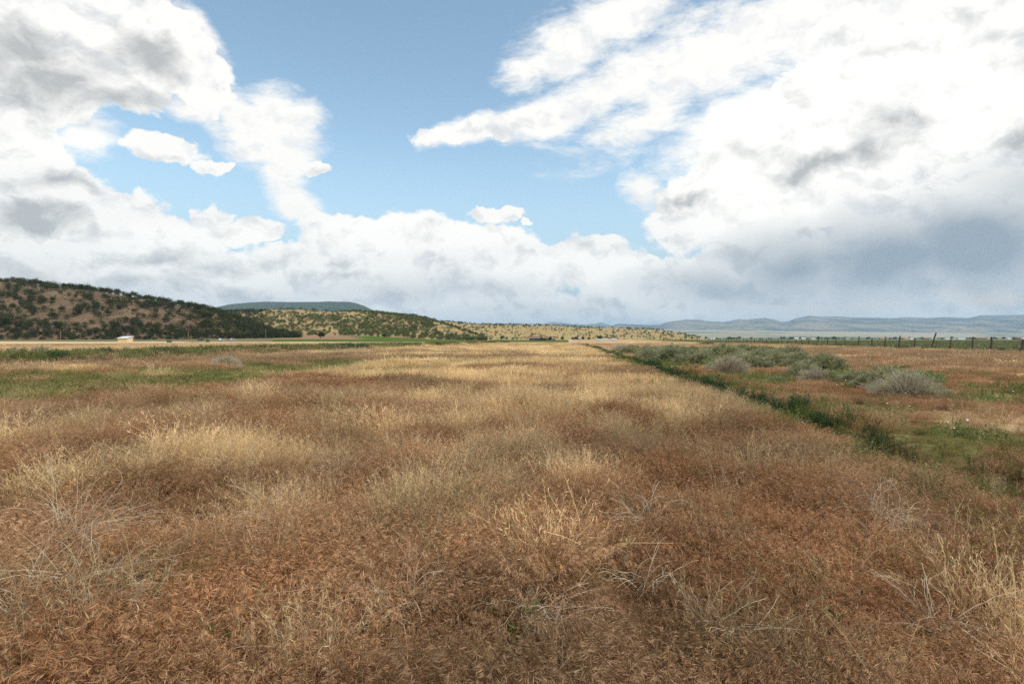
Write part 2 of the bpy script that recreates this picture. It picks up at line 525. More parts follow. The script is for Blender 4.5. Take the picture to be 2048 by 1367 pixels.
class MB:
    """boxes, prisms and tubes collected into one mesh"""
    def __init__(self):
        self.v, self.f = [], []

    def add(self, vs, fs):
        n = len(self.v)
        self.v += [tuple(p) for p in vs]
        self.f += [tuple(i + n for i in q) for q in fs]
        return self

    def box(self, x0, x1, y0, y1, z0, z1):
        v = [(x, y, z) for z in (z0, z1) for y in (y0, y1) for x in (x0, x1)]
        return self.add(v, [(0, 2, 3, 1), (4, 5, 7, 6), (0, 1, 5, 4), (2, 6, 7, 3), (0, 4, 6, 2), (1, 3, 7, 5)])

    def prism(self, pts, axis, a, b):
        """pts: outline in the other two axes"""
        n = len(pts)
        def put(p, h):
            q = [p[0], p[1]]
            q.insert(axis, h)
            return tuple(q)
        v = [put(p, a) for p in pts] + [put(p, b) for p in pts]
        f = [tuple(range(n))[::-1], tuple(range(n, 2 * n))] + [(i, (i + 1) % n, n + (i + 1) % n, n + i) for i in range(n)]
        return self.add(v, f)

    def tube(self, pts, rad, sides=6, cap=True):
        pts = [Vector(p) for p in pts]
        if not hasattr(rad, '__len__'):
            rad = [rad] * len(pts)
        rings = []
        for i, p in enumerate(pts):
            d = (pts[min(i + 1, len(pts) - 1)] - pts[max(i - 1, 0)]).normalized()
            u = d.orthogonal().normalized()
            if i and rings:
                u = (lastu - d * lastu.dot(d)).normalized()
            lastu = u
            w = d.cross(u)
            rings.append([p + (u * math.cos(a) + w * math.sin(a)) * rad[i] for a in [2 * math.pi * j / sides for j in range(sides)]])
        v = [q for r in rings for q in r]
        f = []
        for i in range(len(rings) - 1):
            for j in range(sides):
                f.append((i * sides + j, i * sides + (j + 1) % sides, (i + 1) * sides + (j + 1) % sides, (i + 1) * sides + j))
        if cap:
            f.append(tuple(range(sides))[::-1])
            f.append(tuple(len(v) - sides + j for j in range(sides)))
        return self.add(v, f)

    def mesh(self, name, mat, bevel=0.0):
        me = bpy.data.meshes.new(name)
        me.from_pydata(self.v, [], self.f)
        bm = bmesh.new()
        bm.from_mesh(me)
        bmesh.ops.recalc_face_normals(bm, faces=bm.faces)
        if bevel:
            bmesh.ops.bevel(bm, geom=list(bm.edges), offset=bevel, segments=1, affect='EDGES', clamp_overlap=True)
        bm.to_mesh(me)
        bm.free()
        me.materials.append(mat)
        return me

    def obj(self, name, mat, parent=None, loc=None, bevel=0.0):
        return new_obj(name, self.mesh(name, mat, bevel), parent, loc)


# ------------------------------------------------------------------ materials
def mat_base(name, rough=0.9, spec=0.2):
    m = bpy.data.materials.new(name)
    m.use_nodes = True
    N = NT(m.node_tree)
    b = m.node_tree.nodes['Principled BSDF']
    b.inputs['Roughness'].default_value = rough
    b.inputs['Specular IOR Level'].default_value = spec
    return m, N, b


def mat_noise(name, c1, c2, scale=4.0, rough=0.85, spec=0.2, stretch=(1, 1, 1), bump=0.0, metallic=0.0):
    m, N, b = mat_base(name, rough, spec)
    tc = N.n('ShaderNodeTexCoord')
    v = N.mapping(tc.outputs['Object'], scale=stretch)
    f = N.noise(v, scale, 6.0, 0.6)
    N.link(N.mix(N.ramp01(f, 0.3, 0.7), (*c1, 1), (*c2, 1)), b.inputs['Base Color'])
    b.inputs['Metallic'].default_value = metallic
    if bump:
        bp = N.n('ShaderNodeBump')
        bp.inputs['Strength'].default_value = bump
        N.link(f, bp.inputs['Height'])
        N.link(bp.outputs[0], b.inputs['Normal'])
    return m


def mat_plant(name, tint=True, gain=1.0, translucent=0.35):
    """thin plant matter: colour per face times the tint of each clump"""
    m = bpy.data.materials.new(name)
    m.use_nodes = True
    t = m.node_tree
    t.nodes.clear()
    N = NT(t)
    out = N.n('ShaderNodeOutputMaterial')
    a = N.n('ShaderNodeAttribute', attribute_name='vcol')
    c = a.outputs['Color']
    if tint:
        i = N.n('ShaderNodeAttribute', attribute_name='tint', attribute_type='INSTANCER')
        c = N.mix(1.0, c, i.outputs['Color'], 'MULTIPLY')
    if gain != 1.0:
        c = N.vmath('SCALE', c, scale=gain)
    d = N.n('ShaderNodeBsdfDiffuse')
    N.link(c, d.inputs[0])
    tr = N.n('ShaderNodeBsdfTranslucent')
    N.link(c, tr.inputs[0])
    mx = N.n('ShaderNodeMixShader')
    mx.inputs[0].default_value = translucent
    N.link(d.outputs[0], mx.inputs[1])
    N.link(tr.outputs[0], mx.inputs[2])
    N.link(mx.outputs[0], out.inputs[0])
    return m


def mat_ground():
    m, N, b = mat_base('earth and stubble', 1.0, 0.0)
    a = N.n('ShaderNodeAttribute', attribute_name='vcol')
    g = N.n('ShaderNodeNewGeometry')
    f = N.noise(g.outputs['Position'], 6.0, 8.0, 0.65)
    f2 = N.noise(g.outputs['Position'], 0.9, 6.0, 0.6)
    f3 = N.noise(N.mapping(g.outputs['Position'], scale=(1, 1.0, 1)), 0.02, 6.0, 0.65)
    s = N.math('ADD', N.math('ADD', N.math('MULTIPLY', f, 0.7), N.math('MULTIPLY', f2, 0.5)), N.math('MULTIPLY', f3, 0.5))
    c = N.mix(1.0, a.outputs['Color'], N.ramp01(s, 0.35, 1.35, False, (0.35, 1.65)), 'MULTIPLY')
    N.link(c, b.inputs['Base Color'])
    bp = N.n('ShaderNodeBump')
    bp.inputs['Strength'].default_value = 0.6
    bp.inputs['Distance'].default_value = 0.05
    N.link(f, bp.inputs['Height'])
    N.link(bp.outputs[0], b.inputs['Normal'])
    return m


def mat_hill(name, c1, c2, c3, scale, speck=None):
    m, N, b = mat_base(name, 1.0, 0.0)
    g = N.n('ShaderNodeNewGeometry')
    p = g.outputs['Position']
    f = N.noise(p, scale, 8.0, 0.6)
    f2 = N.noise(p, scale * 7, 6.0, 0.65)
    c = N.mix(N.ramp01(f, 0.36, 0.64), (*c1, 1), (*c2, 1))
    c = N.mix(N.ramp01(f2, 0.46, 0.70), c, (*c3, 1))
    if speck:
        col, sc, lo, hi = speck
        v = N.noise(p, sc, 3.0, 0.6)
        c = N.mix(N.ramp01(v, lo, hi), c, (*col, 1))
    N.link(c, b.inputs['Base Color'])
    bp = N.n('ShaderNodeBump')
    bp.inputs['Strength'].default_value = 0.5
    bp.inputs['Distance'].default_value = 0.35 / scale * 0.1
    N.link(f2, bp.inputs['Height'])
    N.link(bp.outputs[0], b.inputs['Normal'])
    return m


M_GROUND = mat_ground()
M_GRASS = mat_plant('dry grass')
M_WEED = mat_plant('green weed', translucent=0.3)
M_SHRUB = mat_plant('shrub', tint=False, translucent=0.25)
M_LEAF = mat_plant('tree leaf', tint=False, translucent=0.15)
M_TREE_I = mat_plant('tree leaf in woodland', tint=True, translucent=0.15)
M_TWIG = mat_noise('weathered twig', (0.50, 0.40, 0.27), (0.64, 0.54, 0.39), 30, 0.9, 0.1)
M_BARK = mat_noise('bark', (0.07, 0.05, 0.035), (0.15, 0.11, 0.08), 6, 0.95, 0.1, (4, 4, 0.6), 0.5)
M_POST = mat_noise('old juniper post', (0.055, 0.042, 0.034), (0.14, 0.11, 0.09), 9, 0.95, 0.1, (4, 4, 0.5), 0.6)
M_POLE = mat_noise('utility pole wood', (0.22, 0.15, 0.09), (0.36, 0.26, 0.16), 5, 0.9, 0.1, (4, 4, 0.4), 0.2)
M_WIRE = mat_noise('rusty wire', (0.06, 0.045, 0.04), (0.13, 0.10, 0.085), 20, 0.7, 0.3)
M_PETAL = mat_noise('white petal', (0.78, 0.74, 0.74), (0.85, 0.83, 0.80), 40, 0.8, 0.1)

# ------------------------------------------------------------------ ground: one sheet to the horizon
def build_ground():
    front = np.linspace(R(-58), R(58), 900)
    back = np.linspace(R(58), R(302), 130)[1:-1]
    az = np.concatenate([front, back])
    rr = np.concatenate([[0.02], np.linspace(0.3, 6, 60), np.geomspace(6.1, 45000, 470)])
    A, Rr = np.meshgrid(az, rr)
    X, Y = Rr * np.sin(A), Rr * np.cos(A)
    Z = gz(X.ravel(), Y.ravel()).reshape(X.shape)
    C = ground_colour(X.ravel(), Y.ravel()).reshape(X.shape + (3,))
    me = grid_mesh('ground', np.stack([X, Y, Z], -1), [M_GROUND], C, True, wrap=True)
    o = new_obj('ground', me)
    tag(o, 'dry grass field and valley floor reaching the horizon', 'ground', kind='structure')


build_ground()

# ------------------------------------------------------------------ hills, mesa and far mountains
class Hill:
    def __init__(self, name, prof, base, crest, back, mat, label, nz=(60, 0.16), power=1.0, na=500, nr=90, px0=None, px1=None, drop=0.15):
        self.px = np.array([p[0] for p in prof], float)
        self.py = np.array([p[1] for p in prof], float)
        self.base, self.crest, self.back, self.nz, self.power, self.drop = base, crest, back, nz, power, drop
        k0, k1 = (self.px[0] - 1024) / F, (self.px[-1] - 1024) / F
        ks = np.linspace(k0, k1, na)
        us = np.concatenate([np.linspace(0, 1, nr), np.linspace(1, 2, 24)[1:]])
        K, U = np.meshgrid(ks, us)
        X, Y, Z = self.point(K.ravel(), U.ravel())
        P = np.stack([X, Y, Z], -1).reshape(K.shape + (3,))
        o = new_obj(name, grid_mesh(name, P, [mat]))
        tag(o, label, 'hills' if 'mountain' not in name else 'mountains', kind='structure')

    def lims(self, k):
        px = 1024 + F * k
        f = lambda a: np.interp(px, [q[0] for q in a], [q[1] for q in a]) if hasattr(a, '__len__') else np.full_like(px, float(a))
        return f(self.base), f(self.crest), f(self.back)

    def point(self, k, u):
        """u: 0 at the foot, 1 on the crest, 2 at the far edge of the plateau"""
        k = np.asarray(k, float)
        u = np.asarray(u, float)
        y0, yc, yb = self.lims(k)
        Y = np.where(u < 1, y0 + (yc - y0) * u, yc + (yb - yc) * (u - 1))
        X = k * Y
        zc = EYE + (HZ - np.interp(1024 + F * k, self.px, self.py)) / F * yc
        zb = gz(X, y0) - 0.6
        h = np.maximum(zc - zb, 0.0)
        uu = np.clip(u, 0, 1)
        s = np.where(self.power == 1.0, np.sin(uu * math.pi / 2) ** 1.25, uu ** self.power)
        z = zb + h * s
        sc, amp = self.nz
        gully = fbm(X, Y * 0.55, sc, 4, 71) - 0.5
        z = z + gully * 2 * amp * h * np.sin(np.clip(uu, 0, 1) * math.pi) ** 0.8
        z = np.where(u > 1, zc - self.drop * h * (u - 1) ** 1.5 - h * 0.02 * (u - 1), z)
        return X, Y, z


M_HILL_L = mat_hill('red brown hillside', (0.120, 0.080, 0.050), (0.180, 0.120, 0.075), (0.085, 0.070, 0.038), 0.05, ((0.06, 0.055, 0.025), 0.6, 0.60, 0.70))  # soil colour darkened to carry the cloud shade over this hill
M_HILL_M = mat_hill('ochre hillside', (0.36, 0.225, 0.115), (0.38, 0.275, 0.13), (0.25, 0.215, 0.10), 0.02, ((0.13, 0.14, 0.045), 0.25, 0.56, 0.68))
M_HILL_R = mat_hill('yellow grass ridge', (0.36, 0.27, 0.115), (0.39, 0.25, 0.125), (0.28, 0.255, 0.10), 0.012, ((0.16, 0.17, 0.06), 0.14, 0.58, 0.70))
M_MESA = mat_hill('wooded mesa', (0.060, 0.075, 0.045), (0.085, 0.095, 0.055), (0.125, 0.125, 0.075), 0.004, ((0.035, 0.050, 0.032), 0.05, 0.48, 0.58))
M_MTN = mat_hill('far mountain', (0.10, 0.11, 0.09), (0.32, 0.27, 0.18), (0.09, 0.10, 0.09), 0.0011)
M_MTN_B = mat_hill('farther mountain', (0.13, 0.13, 0.12), (0.17, 0.16, 0.14), (0.12, 0.12, 0.11), 0.0006)

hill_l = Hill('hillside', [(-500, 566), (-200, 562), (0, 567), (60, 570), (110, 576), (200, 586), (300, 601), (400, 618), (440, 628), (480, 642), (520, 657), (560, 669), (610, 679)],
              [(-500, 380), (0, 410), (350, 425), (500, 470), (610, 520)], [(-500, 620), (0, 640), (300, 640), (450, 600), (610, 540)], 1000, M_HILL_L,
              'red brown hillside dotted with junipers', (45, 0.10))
hill_m = Hill('wooded_hill', [(405, 632), (440, 625), (480, 625), (520, 624), (545, 622), (600, 622), (700, 624), (760, 626), (800, 631), (830, 633), (870, 643), (900, 652), (940, 666), (985, 680)],
              [(405, 700), (600, 730), (850, 720), (985, 760)], [(405, 1150), (600, 1200), (760, 1100), (870, 980), (985, 800)], 1700, M_HILL_M,
              'ochre hill covered in pinyon and juniper', (70, 0.12))
hill_r = Hill('low_ridge', [(780, 640), (860, 645), (900, 644), (930, 647), (960, 649), (1000, 649.5), (1050, 650.5), (1100, 651), (1150, 654.5), (1200, 656), (1260, 656.5), (1300, 658),
                           (1330, 661), (1360, 666), (1385, 671), (1425, 680)],
              [(780, 1150), (1100, 1150), (1425, 1350)], [(780, 1800), (1200, 1750), (1425, 1450)], 2600, M_HILL_R,
              'long low yellow ridge dotted with shrubs', (110, 0.12))
mesa = Hill('mesa', [(380, 640), (405, 624), (424, 616), (461, 608), (502, 604.5), (531, 603), (585, 603.8), (636, 603.4), (656, 602.4), (697, 603.4), (712, 606), (728, 611), (749, 621.6), (790, 636), (850, 656), (900, 676)],
            4600, [(380, 5600), (600, 6200), (900, 5400)], 8200, M_MESA, 'flat topped wooded mesa behind the hills', (500, 0.10), 0.8)
Hill('mountains', [(1020, 668), (1070, 652), (1100, 644.4), (1109, 644), (1122, 646), (1134, 647), (1150, 648.5), (1173, 649), (1186, 647), (1195, 649.5), (1207, 653), (1220, 652), (1232, 648), (1241, 646.6), (1261, 648),
                   (1298, 649.5), (1320, 649), (1331, 644), (1348, 641.6), (1366, 639.5), (1374, 638), (1380, 639), (1397, 639), (1415, 642), (1446, 643.5), (1462, 641), (1477, 638), (1490, 639), (1503, 638),
                   (1530, 635), (1549, 638.5), (1563, 643.5), (1577, 642), (1590, 637), (1600, 635), (1617, 631), (1635, 632.5), (1655, 633), (1687, 633), (1705, 634.5), (1753, 635), (1784, 636), (1810, 634),
                   (1852, 635.4), (1895, 633.5), (1937, 636), (1959, 631), (1994, 630), (2048, 629), (2150, 633), (2300, 630), (2500, 640)],
     [(1020, 13000), (1250, 12500), (1600, 10500), (2500, 10500)], [(1020, 16500), (1350, 16000), (1600, 16500), (2500, 17000)], 24000, M_MTN,
     'hazy blue mountain range along the horizon', (1500, 0.16), 0.75, 700, 90)
Hill('far_mountains', [(1000, 660), (1060, 652), (1124, 645), (1145, 648), (1151, 647), (1165, 650), (1185, 649), (1196, 645.5), (1201, 644.6), (1208, 646), (1217, 649), (1240, 652), (1300, 655), (1400, 658)],
     22000, 25000, 30000, M_MTN_B, 'pale peaks far beyond the ridge', (2500, 0.10), 0.8, 300, 40)

# ------------------------------------------------------------------ prototypes of plants (all as real faces)
def unit(v):
    return v / np.maximum(np.linalg.norm(v, axis=-1, keepdims=True), 1e-9)


def ribbons(P, w, side):
    """P (n, m, 3) centre lines, w (n, m) widths, side (n, 3) -> quads (n*(m-1), 4, 3)"""
    a = P - side[:, None, :] * w[:, :, None] * 0.5
    b = P + side[:, None, :] * w[:, :, None] * 0.5
    q = np.stack([a[:, :-1], b[:, :-1], b[:, 1:], a[:, 1:]], 2)
    return q.reshape(-1, 4, 3)


def diamonds(p, d, length, width, rng):
    """thin leaf-shaped faces from p along d"""
    n = len(p)
    r = unit(rng.normal(size=(n, 3)))
    s = unit(np.cross(d, r))
    tip = p + d * length[:, None]
    mid = p + d * (length * 0.45)[:, None]
    return np.stack([p, mid + s * (width * 0.5)[:, None], tip, mid - s * (width * 0.5)[:, None]], 1)


def stems(rng, n, rad, h0, h1, bend, m=5, lean=(0, 0)):
    a = rng.uniform(0, 2 * math.pi, n)
    rr = rad * np.sqrt(rng.uniform(0, 1, n))
    base = np.stack([rr * np.cos(a), rr * np.sin(a), np.full(n, -0.02)], -1)
    h = rng.uniform(h0, h1, n)
    la = a + rng.normal(0, 1.0, n)
    ld = np.stack([np.cos(la), np.sin(la), np.zeros(n)], -1) * (rng.uniform(0.1, 1.0, n) * bend)[:, None] + np.array([lean[0], lean[1], 0])
    s = np.linspace(0, 1, m)
    P = base[:, None, :] + ld[:, None, :] * (h[:, None] * s[None, :] ** 1.9)[:, :, None]
    P[:, :, 2] += h[:, None] * (s[None, :] - 0.22 * bend * s[None, :] ** 3)
    P[:, 1:-1, :2] += rng.normal(0, 0.006, (n, m - 2, 2))
    return P, h, ld


def along(P, s):
    """points at parameters s (n, j) on polylines P (n, m, 3)"""
    m = P.shape[1]
    f = np.clip(s * (m - 1), 0, m - 1.001)
    i = f.astype(int)
    fr = (f - i)[:, :, None]
    ii = np.arange(P.shape[0])[:, None]
    return P[ii, i] * (1 - fr) + P[ii, i + 1] * fr


def jitter_col(rng, n, base, amt=0.22):
    return np.clip(np.asarray(base)[None, :] * (1 + rng.uniform(-amt, amt, (n, 1))) * (1 + rng.uniform(-amt * 0.25, amt * 0.25, (n, 3))), 0.005, 1.2)


def cheat_tuft(seed, n=60, rad=0.15, h=(0.16, 0.36), sp=22, w=0.0022, sl=(0.018, 0.034), sw=0.0029):
    rng = np.random.default_rng(seed)
    a0 = rng.uniform(0, 6.28)
    P, hh, ld = stems(rng, n, rad, h[0], h[1], 0.8, 5, (0.30 * math.cos(a0), 0.30 * math.sin(a0)))
    side = unit(np.cross(unit(ld + 1e-6), np.array([0, 0, 1.0])) + rng.normal(0, 0.4, (n, 3)))
    wid = np.tile(np.linspace(1.0, 0.45, 5), (n, 1)) * w
    q1 = ribbons(P, wid, side)
    c1 = np.repeat(jitter_col(rng, n, (0.56, 0.49, 0.42), 0.35), 4, axis=0)  # stem tint darkened: painted shade low in the tuft
    s = np.sort(rng.uniform(0.58, 1.0, (n, sp)), 1)
    p = along(P, s).reshape(-1, 3)
    droop = unit(np.repeat(ld, sp, axis=0) + 1e-6) * 0.8 + rng.normal(0, 0.38, (n * sp, 3)) + np.array([0, 0, -0.45])
    d = unit(droop)
    L = rng.uniform(sl[0], sl[1], n * sp)
    q2 = diamonds(p + d * 0.004, d, L, np.full(n * sp, sw) * rng.uniform(0.7, 1.3, n * sp), rng)
    tone = jitter_col(rng, n, (1.34, 1.27, 1.16), 0.30)
    c2 = np.repeat(tone, sp, axis=0) * rng.uniform(0.8, 1.2, (n * sp, 1))
    # dead leaves and litter at the foot
    k = n // 2
    a = rng.uniform(0, 2 * math.pi, k)
    b = np.stack([rad * np.sqrt(rng.uniform(0, 1, k)) * np.cos(a), rad * np.sqrt(rng.uniform(0, 1, k)) * np.sin(a), rng.uniform(0.0, 0.06, k)], -1)
    dd = unit(np.stack([rng.normal(size=k), rng.normal(size=k), rng.uniform(0.0, 0.9, k)], -1))
    q3 = diamonds(b, dd, rng.uniform(0.05, 0.14, k), np.full(k, 0.004), rng)
    c3 = jitter_col(rng, k, (0.52, 0.50, 0.48), 0.45)  # litter tinted dark as well, shade under the heads put into its colour
    return poly_mesh('cheatgrass tuft', [q1, q2, q3], [M_GRASS], [c1, c2, c3])


def straw_tuft(seed, n=70, rad=0.18, h=(0.18, 0.46), sp=7, w=0.0030, bend=0.55, m=5, sl=0.03, curl=0.0):
    rng = np.random.default_rng(seed)
    P, hh, ld = stems(rng, n, rad, h[0], h[1], bend, m)
    if curl:
        ph = rng.uniform(0, 6.28, (n, 1))
        s = np.linspace(0, 1, m)[None, :]
        P[:, :, 0] += curl * s * np.sin(s * 5 + ph)
        P[:, :, 1] += curl * s * np.cos(s * 6 + ph)
    side = unit(np.cross(unit(ld + 1e-6), np.array([0, 0, 1.0])) + rng.normal(0, 0.5, (n, 3)))
    wid = np.tile(np.linspace(1.0, 0.4, m), (n, 1)) * w * rng.uniform(0.6, 1.3, (n, 1))
    q1 = ribbons(P, wid, side)
    tone = jitter_col(rng, n, (1.0, 0.98, 0.95), 0.30)
    c1 = np.repeat(tone, m - 1, axis=0)
    qs, cs = [q1], [c1]
    if sp:
        s = rng.uniform(0.68, 1.0, (n, sp))
        p = along(P, s).reshape(-1, 3)
        d = unit(np.repeat(ld, sp, axis=0) * 0.5 + rng.normal(0, 0.3, (n * sp, 3)) + np.array([0, 0, 0.5]))
        q2 = diamonds(p, d, rng.uniform(0.6, 1.2, n * sp) * sl, np.full(n * sp, max(0.0030, sl * 0.085)), rng)
        qs.append(q2)
        cs.append(np.repeat(tone, sp, axis=0) * rng.uniform(0.9, 1.2, (n * sp, 1)))
    return poly_mesh('straw tuft', qs, [M_GRASS], cs)


def feather_weed(seed, n=26, rad=0.16, h=(0.25, 0.55), lv=34, ll=(0.02, 0.05), lw=0.005, bend=0.35, base=(1, 1, 1)):
    rng = np.random.default_rng(seed)
    P, hh, ld = stems(rng, n, rad, h[0], h[1], bend, 5)
    side = unit(rng.normal(size=(n, 3)))
    q1 = ribbons(P, np.full((n, 5), 0.004), side)
    c1 = np.repeat(jitter_col(rng, n, (1.0, 1.0, 0.9), 0.25), 4, axis=0)
    s = rng.uniform(0.12, 1.0, (n, lv))
    p = along(P, s).reshape(-1, 3)
    d = unit(rng.normal(0, 0.8, (n * lv, 3)) + np.array([0, 0, 0.75]))
    L = rng.uniform(ll[0], ll[1], n * lv)
    q2 = diamonds(p, d, L, np.full(n * lv, lw) * rng.uniform(0.7, 1.3, n * lv), rng)
    c2 = np.repeat(jitter_col(rng, n, base, 0.25), lv, axis=0) * rng.uniform(0.75, 1.25, (n * lv, 1))
    return poly_mesh('feathery weed', [q1, q2], [M_WEED], [c1, c2])


def folded_leaves(p, d, L, W, rng):
    """broad leaf: two quads folded along the midrib, a little curled down at the tip"""
    n = len(p)
    up = np.array([0, 0, 1.0]) + rng.normal(0, 0.35, (n, 3))
    s = unit(np.cross(d, up))
    nn = unit(np.cross(s, d))
    a = p
    b = p + d * (L * 0.35)[:, None] - nn * (L * 0.04)[:, None]
    c = p + d * (L * 0.72)[:, None] - nn * (L * 0.06)[:, None]
    e = p + d * L[:, None] * 0.97 - nn * (L * 0.16)[:, None]
    def sidept(q, f):
        return q + s * (W * 0.5 * f)[:, None] + nn * (W * 0.12)[:, None]
    out = []
    for sg in (1, -1):
        b1, c1 = b + s * (W * 0.5 * sg)[:, None] + nn * (W * 0.1)[:, None], c + s * (W * 0.36 * sg)[:, None] + nn * (W * 0.08)[:, None]
        out.append(np.stack([a, b1, c1, b], 1) if sg > 0 else np.stack([a, b, c1, b1], 1))
        out.append(np.stack([b, c1, e, c], 1) if sg > 0 else np.stack([b, c, e, c1], 1))
    return np.concatenate(out)


def leafy_weed(seed, n=5, rad=0.08, h=(0.25, 0.6), lv=12, ll=(0.06, 0.13), ratio=0.6, mat=None, base=(1, 1, 1)):
    rng = np.random.default_rng(seed)
    P, hh, ld = stems(rng, n, rad, h[0], h[1], 0.3, 5)
    q1 = ribbons(P, np.full((n, 5), 0.008), unit(rng.normal(size=(n, 3))))
    c1 = np.repeat(jitter_col(rng, n, np.asarray(base) * 1.1, 0.2), 4, axis=0)
    s = rng.uniform(0.1, 1.0, (n, lv))
    p = along(P, s).reshape(-1, 3)
    d = unit(rng.normal(0, 1.0, (n * lv, 3)) * np.array([1, 1, 0.45]) + np.array([0, 0, 0.25]))
    L = rng.uniform(ll[0], ll[1], n * lv) * (1.25 - 0.6 * s.reshape(-1))
    q2 = folded_leaves(p, d, L, L * ratio, rng)
    c2 = np.tile(jitter_col(rng, n * lv, base, 0.25), (4, 1))
    return poly_mesh('leafy weed', [q1, q2], [mat or M_WEED], [c1, c2])


def bindweed_mat(seed, n=110, rad=0.28, fl=3):
    rng = np.random.default_rng(seed)
    a = rng.uniform(0, 2 * math.pi, n)
    rr = rad * np.sqrt(rng.uniform(0, 1, n))
    p = np.stack([rr * np.cos(a), rr * np.sin(a), rng.uniform(0.0, 0.13, n)], -1)
    d = unit(rng.normal(0, 1, (n, 3)) * np.array([1, 1, 0.4]) + np.array([0, 0, 0.35]))
    L = rng.uniform(0.025, 0.055, n)
    q = folded_leaves(p, d, L, L * 0.62, rng)
    c = np.tile(jitter_col(rng, n, (1, 1, 1), 0.3), (4, 1))
    polys, cols, mi = [q], [c], [np.zeros(len(q))]
    for _ in range(fl):
        ang, r0 = rng.uniform(0, 6.28), rad * math.sqrt(rng.uniform(0, 1))
        ctr = np.array([r0 * math.cos(ang), r0 * math.sin(ang), rng.uniform(0.10, 0.17)])
        axis = unit(np.array([rng.normal(0, 0.4), rng.normal(0, 0.4), 1.0]))
        u = unit(np.cross(axis, [1, 0.3, 0]))
        v = np.cross(axis, u)
        rf = rng.uniform(0.010, 0.015)
        ring = [ctr + (u * math.cos(t) + v * math.sin(t)) * rf + axis * 0.012 for t in np.linspace(0, 2 * math.pi, 9)[:-1]]
        tri = np.array([[ctr, ring[i], ring[(i + 1) % 8]] for i in range(8)])
        polys.append(tri)
        cols.append(np.ones((8, 3)))
        mi.append(np.ones(8))
    return poly_mesh('bindweed mat', polys, [M_WEED, M_PETAL], cols, mat_index=mi)


# ------------------------------------------------------------------ scattering with geometry nodes (only for what nobody could count)
def scatter(name, protos, x, y, z, rot, scale, tint, label, cat):
    n = len(x)
    me = bpy.data.meshes.new(name)
    me.vertices.add(n)
    me.vertices.foreach_set('co', np.stack([x, y, z], -1).astype(np.float32).ravel())
    at = me.attributes.new('rot', 'FLOAT_VECTOR', 'POINT')
    at.data.foreach_set('vector', rot.astype(np.float32).ravel())
    at = me.attributes.new('siz', 'FLOAT', 'POINT')
    at.data.foreach_set('value', scale.astype(np.float32))
    at = me.attributes.new('pick', 'INT', 'POINT')
    at.data.foreach_set('value', RNG.integers(0, len(protos), n).astype(np.int32))
    at = me.attributes.new('tint', 'FLOAT_COLOR', 'POINT')
    at.data.foreach_set('color', np.concatenate([tint, np.ones((n, 1))], 1).astype(np.float32).ravel())
    o = new_obj(name, me)
    for pm in protos:
        for m in pm.materials:
            if m.name not in me.materials:
                me.materials.append(m)
    tag(o, label, cat, kind='stuff')
    ng = bpy.data.node_groups.new(name, 'GeometryNodeTree')
    ng.interface.new_socket('Geometry', in_out='INPUT', socket_type='NodeSocketGeometry')
    ng.interface.new_socket('Geometry', in_out='OUTPUT', socket_type='NodeSocketGeometry')
    gi, go = ng.nodes.new('NodeGroupInput'), ng.nodes.new('NodeGroupOutput')
    iop = ng.nodes.new('GeometryNodeInstanceOnPoints')
    join = ng.nodes.new('GeometryNodeJoinGeometry')
    for pm in protos:
        po = bpy.data.objects.new(pm.name, pm)
        oi = ng.nodes.new('GeometryNodeObjectInfo')
        oi.inputs['Object'].default_value = po
        g2 = ng.nodes.new('GeometryNodeGeometryToInstance')
        ng.links.new(oi.outputs['Geometry'], g2.inputs[0])
        ng.links.new(g2.outputs[0], join.inputs[0])
    def named(nm, dt):
        nd = ng.nodes.new('GeometryNodeInputNamedAttribute')
        nd.data_type = dt
        nd.inputs['Name'].default_value = nm
        return nd.outputs['Attribute']
    ng.links.new(gi.outputs[0], iop.inputs['Points'])
    ng.links.new(join.outputs[0], iop.inputs['Instance'])
    iop.inputs['Pick Instance'].default_value = True
    ng.links.new(named('pick', 'INT'), iop.inputs['Instance Index'])
    e2r = ng.nodes.new('FunctionNodeEulerToRotation')
    ng.links.new(named('rot', 'FLOAT_VECTOR'), e2r.inputs[0])
    ng.links.new(e2r.outputs[0], iop.inputs['Rotation'])
    ng.links.new(named('siz', 'FLOAT'), iop.inputs['Scale'])
    ng.links.new(iop.outputs[0], go.inputs[0])
    md = o.modifiers.new('scatter', 'NODES')
    md.node_group = ng
    return o


def ring_points(r0, r1, per_m2, half=R(50), origin=(0.0, 0.0)):
    area = half * (r1 * r1 - r0 * r0)
    n = int(area * per_m2)
    r = np.sqrt(RNG.uniform(r0 * r0, r1 * r1, n))
    a = RNG.uniform(-half, half, n)
    return r * np.sin(a), r * np.cos(a)


def yaw(n, tilt=0.12):
    return np.stack([RNG.normal(0, tilt, n), RNG.normal(0, tilt, n), RNG.uniform(0, 2 * math.pi, n)], -1)


def in_ditch(x, y, w=0.55):
    s, t = st(x, y)
    dm = DITCH_T + (fbm(s, s * 0, 9.0, 2, 8) - 0.5) * 0.7
    return (np.abs(t - dm) < w) & (s > 8.5)


